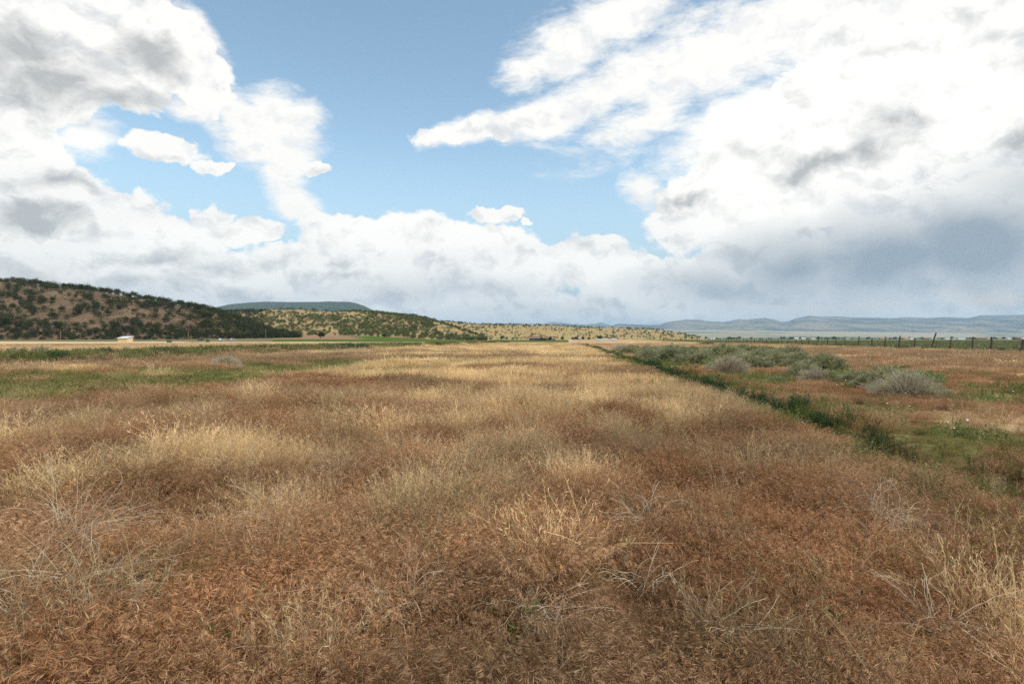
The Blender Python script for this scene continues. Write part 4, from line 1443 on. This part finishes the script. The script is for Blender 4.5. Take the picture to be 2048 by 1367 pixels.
    keep = (fbm(x, y, 14, 3, 91) > 0.38) & (x > 51 + (y - 57) * 0.18 + 1.0 * RNG.uniform(0, 4, n) ** 0.7)
    x, y = x[keep], y[keep]
    n = len(x)
    gr = (sstep(140, 240, y) * (1 - sstep(0.30, 0.42, x / y)))[:, None]
    tint = np.array([0.165, 0.170, 0.082]) * RNG.uniform(0.75, 1.25, (n, 1)) * (1 - gr) + np.array([0.16, 0.20, 0.05]) * gr
    scatter('sagebrush_scrub', pr, x, y, gz(x, y) - 0.03, yaw(n, 0.05), RNG.uniform(0.35, 0.95, n), tint * 1.35, 'grey green sagebrush covering the plain beyond the fence', 'sagebrush')
    # few low bushes at the fence and in the fields
    for px, py, wm, lab, g in [(1759, 695, 1.6, 'dark rounded sagebrush by the fence, left of a leaning post', 'm'), (1774, 702, 0.8, 'tiny green bush alone in the dry grass before the fence', 'g'),
                               (2015, 702, 1.8, 'dark sagebrush at the foot of the fence near the frame edge', 'm'), (1466, 692, 0.9, 'small green bush alone on the tan strip behind the long patch', 'g'),
                               (450, 737, 1.6, 'low grey dead bush lying in the green strip on the left', 'y'), (82, 706, 2.0, 'flat grey brush on the tan field behind the left berm', 'y'),
                               (28, 707, 1.8, 'grey brush near the frame edge behind the left berm', 'y')]:
        x, y, z = at_pixel(px, py)
        fo, tw = kinds[g][0]
        e = empty('low_bush', (x, y, z - 0.04), lab, 'bush', None, rng.uniform(0, 6.28))
        s = wm / 1.5
        e.scale = (s, s, s * 0.75)
        new_obj('foliage', fo, e)
        new_obj('twigs', tw, e)


build_brush()

# ------------------------------------------------------------------ single dead twig clumps, green weeds and big leafy weeds close by
def twig_clump(rng, n, L, spread, lean, r=0.0017):
    """thin dead stems that rise from one root and arch over"""
    b = MB()
    for i in range(n):
        a = rng.uniform(0, 6.28)
        l = L * rng.uniform(0.5, 1.25)
        out = np.array([math.cos(a) * spread + lean[0] * 1.4, math.sin(a) * spread + lean[1] * 1.4, 0.0])
        d = out * 0.7 + np.array([0, 0, rng.uniform(0.7, 1.2)])
        d /= np.linalg.norm(d)
        p = np.array([rng.normal(0, 0.05), rng.normal(0, 0.05), 0.0])
        pts = [p.copy()]
        bend = out * rng.uniform(0.05, 0.30) + np.array([rng.normal(0, 0.12), rng.normal(0, 0.12), -rng.uniform(0.0, 0.24)])
        m = 10
        for k in range(m):
            d = d + bend * (0.4 + 1.2 * k / m)
            d /= np.linalg.norm(d)
            p = p + d * l / m
            p[2] = max(p[2], 0.05)
            pts.append(p + rng.normal(0, 0.002, 3))
        rr = r * rng.uniform(0.6, 1.25)
        b.tube(pts, list(np.linspace(rr, rr * 0.5, m + 1)), 3, False)
        for _ in range(rng.integers(0, 3)):
            k = int(rng.integers(4, m))
            q = pts[k].copy()
            e = pts[k] - pts[k - 1]
            e = e / np.linalg.norm(e) + rng.normal(0, 0.35, 3)
            sub = [q.copy()]
            cv = rng.normal(0, 0.15, 3)
            for _s in range(5):
                e = e + cv
                e /= np.linalg.norm(e)
                q = q + e * l * 0.06
                sub.append(q.copy())
            b.tube(sub, list(np.linspace(rr * 0.6, rr * 0.35, 6)), 3, False)
    return b.mesh('stems', M_TWIG)


def build_near_things():
    rng = np.random.default_rng(77)
    T = [(1300, 1085, 22, 0.42, 0.55, (-0.25, 0), 'pale twiggy skeleton weed fanning upward in the rust grass'),
         (815, 1275, 18, 0.38, 0.7, (-0.5, 0), 'white bare stems arching over near a small green weed'),
         (1080, 1280, 34, 0.30, 0.9, (0.2, 0), 'round tangle of pale dead twigs at the near middle'),
         (1440, 1325, 16, 0.34, 0.7, (0.3, 0), 'bleached stems curving both ways near the lower frame edge'),
         (1780, 1075, 50, 0.42, 1.0, (0.4, 0), 'dense grey tangle of dead tumbleweed on the right, by the green weeds'),
         (1760, 1130, 26, 0.40, 1.2, (-0.4, 0), 'flattened dead tangle in front of the grey tumbleweed'),
         (1870, 1310, 24, 0.42, 0.9, (0.3, 0), 'dead stems curling near the lower right corner'),
         (640, 1350, 26, 0.30, 0.9, (0.1, 0), 'yellowish dead weed with bent stems at the lower frame edge'),
         (560, 1095, 24, 0.50, 0.9, (-0.5, 0), 'long pale stems swept to the left among blond grass'),
         (130, 1130, 46, 0.60, 0.55, (0.45, 0), 'thick bunch of tall pale stems at the left edge'),
         (190, 1240, 40, 0.50, 0.9, (0.2, 0), 'curly pale tangle below the tall bunch at the left edge'),
         (40, 1290, 30, 0.55, 0.9, (0.4, 0), 'looping dead stems in the lower left corner'),
         (970, 960, 26, 0.36, 0.9, (0.1, 0), 'grey white tangle of twigs between blond grass and rust grass'),
         (470, 965, 26, 0.42, 0.9, (0.1, 0), 'grey twig tangle in the blond patch left of the field centre'),
         (1290, 1215, 12, 0.30, 0.8, (-0.1, 0), 'thin white stems crossing below the pale twiggy skeleton weed'),
         (680, 975, 22, 0.40, 0.8, (-0.4, 0), 'arching pale stems in front of the dark rust patch')]
    for px, py, n, L, sp, lean, lab in T:
        x, y, z = at_pixel(px, py, 1.5)
        e = empty('dead_weed', (x, y, z + 0.06), lab, 'dead weed', 'bleached dead weeds in the foreground grass')
        new_obj('stems', twig_clump(rng, int(n * 2.2), L * 0.98, sp, lean), e)
    W = [(1390, 835, 0.55, 1.0, 'bright green weed standing in the blond grass near the ditch'), (1010, 955, 0.30, 0.8, 'low green weed beside rust grass near the grey white tangle'),
         (1290, 975, 0.28, 0.8, 'green weed in the rust grass above the skeleton weed'), (770, 1300, 0.26, 0.8, 'small dark green weed under the arching white stems'),
         (1625, 1195, 0.30, 0.6, 'dark green weed in the grass on the right, below the dead tangle'), (1480, 1240, 0.16, 0.6, 'little green weed above the bleached curving stems'),
         (925, 1180, 0.20, 0.5, 'tiny green sprig in the rust grass left of the round twig tangle'), (1045, 1325, 0.30, 0.5, 'green weed at the foot of the round twig tangle'),
         (1725, 1335, 0.26, 0.6, 'dark green weed near the lower right frame edge'), (430, 1345, 0.30, 0.6, 'green grass blades near the lower left frame edge'),
         (1195, 850, 0.34, 0.9, 'green weed near the middle of the field'), (1100, 870, 0.24, 0.9, 'small green weed left of the middle field weed'),
         (1660, 1270, 0.20, 0.5, 'small green weed between two bleached stems on the right'), (215, 1080, 0.20, 0.6, 'green sprig beside the tall pale bunch')]
    for i, (px, py, h, w, lab) in enumerate(W):
        x, y, z = at_pixel(px, py, 1.5)
        e = empty('green_weed', (x, y, z), lab, 'weed', 'single green weeds in the dry grass')
        me = leafy_weed(500 + i, 5, 0.05 * w, (h * 0.6, h), 13, (0.035, 0.075), 0.42, M_SHRUB, (0.070, 0.125, 0.030))
        new_obj('foliage', me, e)
    B = [(1382, 760, 0.75), (1400, 765, 0.6), (1418, 772, 0.5), (1440, 782, 0.55), (1500, 800, 0.62), (1525, 812, 0.5), (1630, 846, 0.55), (1545, 818, 0.45), (1618, 838, 0.4),
         (1352, 748, 0.6), (1280, 720, 0.5), (1265, 716, 0.55), (1296, 727, 0.45), (1480, 795, 0.5)]
    BL = ['tall broad leaved weed at the bend where the ditch plants begin to thicken', 'broad leaved weed right behind the tallest one in the ditch', 'leafy weed in the ditch beside pale dry grass',
          'leafy weed in the middle stretch of the ditch', 'bushy broad leaved weed above the dark feathery ditch plants', 'broad leaved weed leaning over the right bank of the ditch',
          'nearest broad leaved weed at the right bank of the ditch', 'low broad leaved weed in the near stretch of the ditch', 'small broad leaved weed just behind the nearest one',
          'leafy weed in the ditch left of the grey green shrubs', 'dark leafy weed in the far ditch, third of a short row', 'dark leafy weed first in the far row of the ditch',
          'dark leafy weed nearest in the far row of the ditch', 'leafy weed under the bushy one in the ditch']
    for i, ((px, py, h), lab) in enumerate(zip(B, BL)):
        x, y, _ = at_pixel(px, py)
        s, t = st(x, y)
        t = DITCH_T + 0.15 + rng.normal(0, 0.15)
        x, y = s * ST + t * CT, s * CT - t * ST
        e = empty('broad_leaved_weed', (x, y, float(gz(x, y))), lab, 'weed', 'broad leaved weeds standing in the ditch')
        new_obj('foliage', leafy_weed(540 + i, 7, 0.22, (h * 0.7, h * 1.25), 14, (0.07, 0.14), 0.75, M_SHRUB, (0.055, 0.115, 0.034)), e)
    BW = [(135, 728, 1.0, 'bright green bush sticking up from the left berm'), (185, 730, 0.7, 'smaller green bush right of the one sticking up from the left berm'), (15, 740, 0.8, 'green bush on the berm at the left frame edge'),
          (405, 714, 0.75, 'dark green weed bush on the middle of the left berm'), (520, 708, 0.6, 'dark green weed bush farther along the left berm'), (560, 703, 0.6, 'small upright weed bush on top of the left berm'),
          (115, 742, 0.8, 'bluish green weed bush at the front of the left berm'), (680, 699, 0.6, 'pair of upright weeds far along the left berm')]
    for i, (px, py, h, lab) in enumerate(BW):
        x, y, z = at_pixel(px, py)
        s, t = st(x, y)
        t = BERM_T + rng.uniform(-0.4, 0.8)
        s = (y + t * ST) / CT
        x, y = s * ST + t * CT, s * CT - t * ST
        e = empty('weed_bush', (x, y, float(gz(x, y)) - 0.03), lab, 'weed', 'green weed bushes on the left berm')
        col = (0.060, 0.115, 0.050) if i % 2 else (0.085, 0.150, 0.040)
        new_obj('foliage', leafy_weed(580 + i, 16, 0.35, (h * 0.5, h * 1.1), 20, (0.07, 0.13), 0.5, M_SHRUB, col), e)


build_near_things()

# ------------------------------------------------------------------ fence
def build_fence():
    rng = np.random.default_rng(3)
    root = empty('wire_fence', (51.0, 57.0, float(gz(51.0, 57.0))), 'wire fence on crooked dark wooden posts running away along the right field edge', 'fence')
    def fx(y):
        return 51 + (y - 57) * 0.18
    known = [(56.9, 0.05, 1.45), (61.5, 0.0, 1.70), (64.8, 0.03, 1.6), (69.1, 0.05, 1.45), (73.3, 0.30, 2.35), (77.3, 0.10, 1.6), (81.6, 0.12, 1.95), (85.8, 0.13, 1.8), (90, 0.05, 1.65),
             (95, 0.06, 1.9), (100.5, 0.0, 1.6), (104.5, 0.03, 1.45), (109, 0.10, 1.8), (114.6, 0.20, 2.1), (119.6, 0.08, 1.35), (124, 0.06, 1.55)]
    ys = [k for k in known]
    y = 128.5
    while len(ys) < 92:
        ys.append((y, float(rng.normal(0.05, 0.10)), float(rng.uniform(1.35, 1.95))))
        y += rng.uniform(4.0, 5.2)
    ys = [(52.3, 0.02, 1.5)] + ys
    tops = []
    for (yy, lean, h) in ys:
        x = fx(yy)
        z = float(gz(x, yy))
        b = MB()
        dx, dy = lean, float(rng.normal(0, 0.05))
        kink = rng.normal(0, 0.025, 2)
        pts = [(0, 0, -0.35), (dx * h * 0.3 + kink[0], dy * h * 0.3 + kink[1], h * 0.33), (dx * h * 0.66 - kink[0], dy * h * 0.6, h * 0.66), (dx * h, dy * h, h * (1 - 0.04 * abs(lean)))]
        r = rng.uniform(0.075, 0.115)
        b.tube(pts, [r * 1.1, r, r * 0.95, r * 0.8], 7)
        if rng.uniform() < 0.35:
            zz = h * rng.uniform(0.5, 0.85)
            b.tube([(dx * zz, dy * zz, zz), (dx * zz + 0.12, dy * zz, zz + 0.10)], [0.03, 0.015], 5)
        b.obj('post', M_POST, root, (x - 51.0, yy - 57.0, z - root.location.z))
        tops.append((x, yy, z, dx, dy))
    for hgt in (0.35, 0.65, 0.95, 1.25):
        b = MB()
        pts = []
        for i, (x, yy, z, dx, dy) in enumerate(tops):
            pts.append((x + dx * hgt - 0.09 - 51.0, yy + dy * hgt - 57.0, z + hgt - root.location.z))
            if i < len(tops) - 1 and yy < 140:
                x2, y2, z2, dx2, dy2 = tops[i + 1]
                pts.append(((x + x2) / 2 - 0.09 - 51.0 + (dx + dx2) * hgt / 2, (yy + y2) / 2 - 57.0, (z + z2) / 2 + hgt - 0.04 - root.location.z))
        b.tube(pts, 0.006, 3, False)
        b.obj('wire', M_WIRE, root)


build_fence()

# ------------------------------------------------------------------ shed, poles and small things on the left
def build_left_things():
    M_WALL = mat_noise('cream painted siding', (0.70, 0.55, 0.27), (0.76, 0.60, 0.31), 1.5, 0.6, 0.3)
    M_ROOF = mat_noise('galvanised roofing', (0.58, 0.60, 0.62), (0.70, 0.72, 0.74), 2.0, 0.4, 0.5, (1, 8, 1))
    M_DOOR = mat_noise('white door paint', (0.68, 0.64, 0.55), (0.75, 0.71, 0.63), 2.0, 0.5, 0.3)
    M_DARK = mat_noise('dark opening', (0.02, 0.02, 0.02), (0.04, 0.04, 0.04), 3, 0.5, 0.3)
    x, y, z = at_depth(253.7, 244)
    e = empty('pump_shed', (x, y, z), 'small cream shed with a sloping pale metal roof and white door at the hill foot', 'shed')
    W, D, HL, HH = 3.9, 4.0, 1.95, 2.60
    b = MB()
    b.prism([(0, -0.2), (D, -0.2), (D, HH), (0, HL)], 0, -W, 0)
    for i in range(13):
        xx = -W + 0.02 + i * (W - 0.06) / 12
        b.box(xx, xx + 0.03, -0.015, -0.001, 0.05, HL - 0.03)
    for i in range(12):
        yy = 0.05 + i * (D - 0.1) / 11
        if 1.15 < yy < 2.3:
            continue
        b.box(0.001, 0.015, yy, yy + 0.03, 0.05, HL + (HH - HL) * yy / D - 0.03)
    b.obj('wall', M_WALL, e)
    sl = (HH - HL) / D
    b = MB()
    b.prism([(-0.35, HL - 0.35 * sl + 0.012), (D + 0.3, HH + 0.3 * sl + 0.012), (D + 0.3, HH + 0.3 * sl + 0.16), (-0.35, HL - 0.35 * sl + 0.16)], 0, -W - 0.25, 0.25)
    b.obj('roof', M_ROOF, e)
    d = MB().box(0.002, 0.05, 1.2, 2.2, 0.05, 2.02).obj('door', M_DOOR, e, None, 0.01)
    MB().box(0.052, 0.09, 1.28, 1.34, 0.95, 1.05).obj('handle', M_DARK, d)
    # poles
    for px, y, h, lab in [(121, 345, 6.6, 'bare wooden utility pole in front of the left hill, left of the shed'), (376.5, 345, 6.3, 'bare wooden utility pole right of the cream shed'),
                          (531.5, 430, 8.2, 'pale wooden pole at the end of the dark hillside')]:
        x, y, z = at_depth(px, y)
        e = empty('utility_pole', (x, y, z), lab, 'pole', 'wooden poles along the hill foot')
        MB().tube([(0, 0, -0.5), (0.02, 0, h * 0.5), (0.03, 0.02, h)], [0.17, 0.15, 0.12], 8).obj('shaft', M_POLE, e)
        b = MB()
        b.box(-0.09, 0.12, -0.13, -0.1, h - 0.5, h - 0.15)
        b.tube([(0.03, 0.02, h - 0.02), (0.03, 0.02, h + 0.10)], [0.05, 0.03], 6)
        b.obj('pole_cap', M_DARK, e)
    # white marker
    x, y, z = at_pixel(304, 688)
    e = empty('marker_post', (x, y, z), 'short white marker post with a dark foot right of the shed', 'marker post')
    MB().tube([(0, 0, 0.28), (0, 0, 0.85), (0, 0, 0.95)], [0.11, 0.11, 0.05], 8).obj('sleeve', M_DOOR, e)
    MB().tube([(0, 0, -0.2), (0, 0, 0.30)], [0.13, 0.13], 8).obj('foot', M_DARK, e)
    M_GB = mat_noise('dark green paint', (0.030, 0.050, 0.034), (0.05, 0.075, 0.05), 3, 0.5, 0.4)
    for px, py, w, h, lab in [(338.5, 684.6, 1.9, 0.85, 'low dark green utility box right of the marker post'), (415.5, 684, 1.4, 1.1, 'dark green utility box before the scrub at the hill end')]:
        x, y, z = at_pixel(px, py)
        e = empty('utility_box', (x, y, z), lab, 'utility box')
        MB().box(-w / 2, w / 2, -0.5, 0.5, 0.05, h).obj('cabinet', M_GB, e, None, 0.03)
        MB().box(-w / 2 - 0.04, w / 2 + 0.04, -0.54, 0.54, h + 0.002, h + 0.06).obj('lid', M_GB, e)
        MB().box(-w / 2 - 0.1, w / 2 + 0.1, -0.6, 0.6, -0.1, 0.048).obj('plinth', M_ROOF, e)


def build_vehicle(px, y, colour, label, rz, name='parked_car', L=4.3, Wd=1.8, Hh=1.5, group=None, pickup=False):
    x, y, z = at_depth(px, y)
    e = empty(name, (x, y, z), label, 'car' if not pickup else 'pickup', group, rz)
    mp = mat_noise('car paint', tuple(c * 0.95 for c in colour), colour, 2.0, 0.3, 0.5)
    mg = mat_noise('car glass', (0.02, 0.03, 0.035), (0.05, 0.06, 0.07), 2, 0.1, 0.6)
    mt = mat_noise('tyre rubber', (0.015, 0.015, 0.015), (0.03, 0.03, 0.03), 8, 0.8, 0.2)
    mr = mat_noise('wheel rim', (0.35, 0.35, 0.36), (0.5, 0.5, 0.5), 4, 0.3, 0.5)
    h1 = Hh * 0.55
    b = MB()
    if pickup:
        out = [(-L / 2, 0.35), (L / 2, 0.35), (L / 2, h1 * 0.95), (L * 0.28, h1), (L * 0.16, Hh), (-L * 0.10, Hh), (-L * 0.13, h1), (-L / 2, h1)]
    else:
        out = [(-L / 2, 0.32), (L / 2, 0.32), (L / 2, h1 * 0.85), (L * 0.26, h1), (L * 0.12, Hh), (-L * 0.30, Hh), (-L * 0.46, h1), (-L / 2, h1 * 0.9)]
    b.prism(out, 1, -Wd / 2, Wd / 2)
    b.obj('body', mp, e, None, 0.06)
    g = MB()
    x0, x1 = (-L * 0.10, L * 0.17) if pickup else (-L * 0.34, L * 0.16)
    for s in (-1, 1):
        yy = s * Wd / 2
        g.box(x0, x1, min(yy, yy + s * 0.006), max(yy, yy + s * 0.006), h1 + 0.03, Hh - 0.12)
    g.obj('window', mg, e)
    for sx in (-0.31, 0.31):
        for sy in (-1, 1):
            w = MB().tube([(sx * L, sy * (Wd / 2 - 0.14), 0.32), (sx * L, sy * (Wd / 2 + 0.02), 0.32)], 0.32, 12).obj('wheel', mt, e)
            MB().tube([(sx * L, sy * (Wd / 2 + 0.021), 0.32), (sx * L, sy * (Wd / 2 + 0.03), 0.32)], 0.19, 10).obj('rim', mr, w)
    for sy in (-0.6, 0.6):
        MB().box(L / 2 + 0.002, L / 2 + 0.03, sy - 0.16, sy + 0.16, h1 * 0.62, h1 * 0.8).obj('headlight', mr, e)


build_left_things()
build_vehicle(443.5, 375, (0.48, 0.58, 0.66), 'pale blue parked car beyond the dark utility boxes on the left', R(75))
build_vehicle(466, 380, (0.55, 0.55, 0.54), 'small white car right of the pale blue one at the hill end', R(50), L=3.4)
build_vehicle(402, 372, (0.03, 0.03, 0.032), 'dark parked car left of the pale blue one by the hill', R(80))
build_vehicle(1141, 640, (0.75, 0.75, 0.74), 'white pickup parked left of the green tree at the ranch', R(15), 'parked_pickup', 5.3, 1.9, 1.8, 'white vehicles parked at the ranch', True)
build_vehicle(1150, 655, (0.70, 0.70, 0.70), 'white car parked between the two ranch pickups', R(-10), 'parked_car', 4.5, 1.8, 1.6, 'white vehicles parked at the ranch')
build_vehicle(1163, 645, (0.76, 0.75, 0.72), 'white pickup parked right of the green tree at the ranch', R(170), 'parked_pickup', 5.3, 1.9, 1.8, 'white vehicles parked at the ranch', True)
build_vehicle(1066, 655, (0.05, 0.05, 0.055), 'dark car parked before the ranch barn', R(5), 'parked_car', 4.4)

# ------------------------------------------------------------------ houses: ranch and town
def gable_house(name, px, y, L, D, He, Hr, wall, roof, label, cat, rz=0.0, group=None, porch=False, windows=3, door=True, chimney=False, wing=None, z=None):
    x, y, zz = at_depth(px, y)
    if z is not None:
        zz = z
    e = empty(name, (x, y, zz), label, cat, group, rz)
    mw = mat_noise('house wall', tuple(c * 0.9 for c in wall), wall, 1.0, 0.8, 0.2)
    mr = mat_noise('house roof', tuple(c * 0.85 for c in roof), roof, 1.2, 0.6, 0.3, (6, 1, 1))
    mg = mat_noise('window glass', (0.03, 0.035, 0.04), (0.06, 0.07, 0.08), 2, 0.15, 0.5)
    mf = mat_noise('trim', (0.5, 0.48, 0.44), (0.6, 0.58, 0.54), 2, 0.6, 0.3)
    b = MB()
    b.prism([(-D / 2, -0.4), (D / 2, -0.4), (D / 2, He), (0, Hr), (-D / 2, He)], 0, -L / 2, L / 2)
    b.obj('wall', mw, e)
    o, tk = 0.5, 0.18
    sl = (Hr - He) / (D / 2)
    b = MB()
    b.prism([(-D / 2 - o, He - o * sl + 0.01), (0, Hr + 0.01), (D / 2 + o, He - o * sl + 0.01), (D / 2 + o, He - o * sl + tk), (0, Hr + tk), (-D / 2 - o, He - o * sl + tk)], 0, -L / 2 - o, L / 2 + o)
    rf = b.obj('roof', mr, e)
    if chimney:
        MB().box(L * 0.2, L * 0.2 + 0.8, -0.4, 0.4, Hr - 0.3, Hr + 1.0).obj('chimney', mf, rf)
    for i in range(windows):
        cx = -L / 2 + (i + 0.7) * L / (windows + 0.6)
        w = MB().box(cx - 0.7, cx + 0.7, -D / 2 - 0.06, -D / 2 - 0.002, He * 0.38, He * 0.78).obj('window', mf, e)
        MB().box(cx - 0.58, cx + 0.58, -D / 2 - 0.075, -D / 2 - 0.062, He * 0.42, He * 0.74).obj('pane', mg, w)
    if door:
        cx = -L / 2 + L * 0.92
        MB().box(cx - 0.5, cx + 0.5, -D / 2 - 0.05, -D / 2 - 0.002, 0.05, min(2.1, He * 0.85)).obj('door', mg, e)
    if porch:
        b = MB().box(-L / 2 - 3.6, -L / 2 - o - 0.02, -D / 2, D / 2, He - 0.3, He - 0.1)
        b.obj('porch_roof', mr, e)
        for yy in (-D / 2 + 0.3, D / 2 - 0.3):
            MB().box(-L / 2 - 3.5, -L / 2 - 3.2, yy - 0.15, yy + 0.15, -0.3, He - 0.3).obj('porch_post', mf, e)
    if wing:
        x0, x1, h = wing
        MB().box(x0, x1, -D / 2 + 0.6, D / 2 - 0.6, -0.4, h).obj('wing', mw, e)
        MB().box(x0 + 0.02, x1 + 0.4, -D / 2, D / 2, h + 0.003, h + 0.25).obj('wing_roof', mr, e)
    return e


BR = (0.165, 0.075, 0.050)
gable_house('ranch_barn', 1072, 680, 13.0, 11.0, 2.5, 4.9, (0.10, 0.060, 0.045), (0.21, 0.125, 0.10), 'long low brown barn with a wide reddish roof at the far end of the field', 'barn', R(-20), None, True, 3, True, False, (6.52, 13.5, 2.7))
gable_house('ranch_outbuilding', 1099, 705, 13.0, 6.0, 2.1, 3.3, (0.22, 0.12, 0.09), (0.34, 0.20, 0.16), 'pinkish roofed outbuilding right of the ranch barn', 'outbuilding', R(4), None, False, 3)
gable_house('pale_shed', 1212, 640, 24.0, 4.0, 0.9, 1.35, (0.55, 0.58, 0.58), (0.62, 0.66, 0.68), 'long low pale shed beside the broad light green tree', 'shed', R(6), None, False, 4, False)
gable_house('farm_house', 1157, 745, 9.0, 7.0, 2.6, 4.4, (0.55, 0.44, 0.30), (0.45, 0.32, 0.20), 'small tan farmhouse behind the ranch vehicles', 'house', R(10))


def build_town():
    rng = np.random.default_rng(21)
    Y = 1500.0
    H = [(1425, 12, 4.0, (0.66, 0.66, 0.64), (0.60, 0.60, 0.60), 'white house by the dark trees at the near end of the town'),
         (1600, 26, 5.0, (0.70, 0.66, 0.62), (0.62, 0.60, 0.58), 'large pale hall left of the tallest town trees'),
         (1626, 12, 4.5, (0.66, 0.60, 0.55), (0.50, 0.45, 0.42), 'pale house just right of the large hall'),
         (1767, 15, 4.5, (0.55, 0.32, 0.22), (0.45, 0.20, 0.13), 'salmon house in the town, alone between trees'),
         (1814, 17, 5.0, (0.62, 0.45, 0.33), (0.50, 0.22, 0.13), 'tan house with an orange roof in the town'),
         (1822, 8, 4.0, (0.70, 0.70, 0.68), (0.66, 0.66, 0.66), 'small white house touching the orange roofed one'),
         (1851, 12, 5.0, (0.30, 0.17, 0.12), (0.22, 0.12, 0.09), 'brown house left of the pale teal roof'),
         (1866, 14, 4.6, (0.50, 0.56, 0.54), (0.42, 0.50, 0.48), 'house with a pale teal roof in the town'),
         (1900, 24, 4.0, (0.72, 0.72, 0.70), (0.70, 0.72, 0.74), 'long white building, left half of a pair'),
         (1923, 20, 4.0, (0.70, 0.70, 0.68), (0.68, 0.70, 0.72), 'long white building, right half of a pair'),
         (1958, 22, 5.5, (0.26, 0.14, 0.10), (0.20, 0.10, 0.08), 'brown house with a steep roof right of the white pair'),
         (1975, 9, 4.0, (0.62, 0.40, 0.30), (0.40, 0.22, 0.16), 'small pinkish house right of the brown steep roofed one'),
         (2017, 10, 4.5, (0.72, 0.70, 0.66), (0.60, 0.58, 0.55), 'small white house left of the dark red barn'),
         (2034, 15, 6.0, (0.15, 0.055, 0.045), (0.11, 0.05, 0.045), 'dark red barn at the right end of the town'),
         (2050, 14, 4.5, (0.68, 0.68, 0.68), (0.64, 0.66, 0.68), 'white shed against the right side of the dark red barn'),
         (1694, 10, 4.0, (0.58, 0.50, 0.42), (0.40, 0.32, 0.28), 'small tan house among trees left of the salmon one')]
    for i, (px, L, h, w, r, lab) in enumerate(H):
        gable_house('town_house' if 'barn' not in lab else 'red_barn', px, Y + rng.uniform(-30, 60), L, 9.0, h * 0.6, h, w, r, lab, 'house' if 'barn' not in lab else 'barn', R(rng.uniform(-12, 12)), 'far houses of the town', False, 3, True, i % 3 == 0)
    kinds = []
    for v in range(5):
        w, h = rng.uniform(6, 10), rng.uniform(6.0, 9.5)
        col = [(0.070, 0.105, 0.036), (0.055, 0.085, 0.036), (0.085, 0.115, 0.045), (0.045, 0.065, 0.034), (0.075, 0.098, 0.05)][v]
        kinds.append((crown_mesh('crown', rng, w, h * 0.85, h * 0.16, 9, 380, 1.0, col, M_LEAF), trunk_mesh(rng, h * 0.5, 0.25)))
    made = {}
    xs = list(rng.uniform(1395, 2070, 70)) + list(rng.uniform(1455, 1480, 7)) + list(rng.uniform(1560, 1680, 16))
    for px in xs:
        y = rng.uniform(1440, 1900)
        x, y, z = at_depth(px, y)
        v = int(rng.integers(0, 5)) if not 1455 <= px <= 1480 else 3
        sc = rng.uniform(0.55, 1.15)
        lab = 'green tree in the belt of trees among the far town houses'
        if v not in made:
            e = empty('town_tree', (x, y, z - 0.1), lab, 'tree', 'trees among the far town houses', rng.uniform(0, 6))
            e.scale = (sc, sc, sc)
            made[v] = (e, [new_obj('crown', kinds[v][0], e), new_obj('trunk', kinds[v][1], e)])
        else:
            place_copy(*made[v], (x, y, z - 0.1), rng.uniform(0, 6), sc)


build_town()

# ------------------------------------------------------------------ haze
def build_haze():
    m = bpy.data.materials.new('haze air')
    m.use_nodes = True
    t = m.node_tree
    t.nodes.clear()
    out = t.nodes.new('ShaderNodeOutputMaterial')
    v = t.nodes.new('ShaderNodeVolumePrincipled')
    v.inputs['Color'].default_value = (0.50, 0.77, 1.0, 1)
    v.inputs['Density'].default_value = 4.8e-5
    v.inputs['Anisotropy'].default_value = 0.0
    t.links.new(v.outputs[0], out.inputs['Volume'])
    b = MB().box(-52000, 52000, -52000, 52000, -40, 830)
    o = b.obj('haze', m)
    tag(o, 'thin bluish air over the valley', 'haze', kind='stuff')


build_haze()
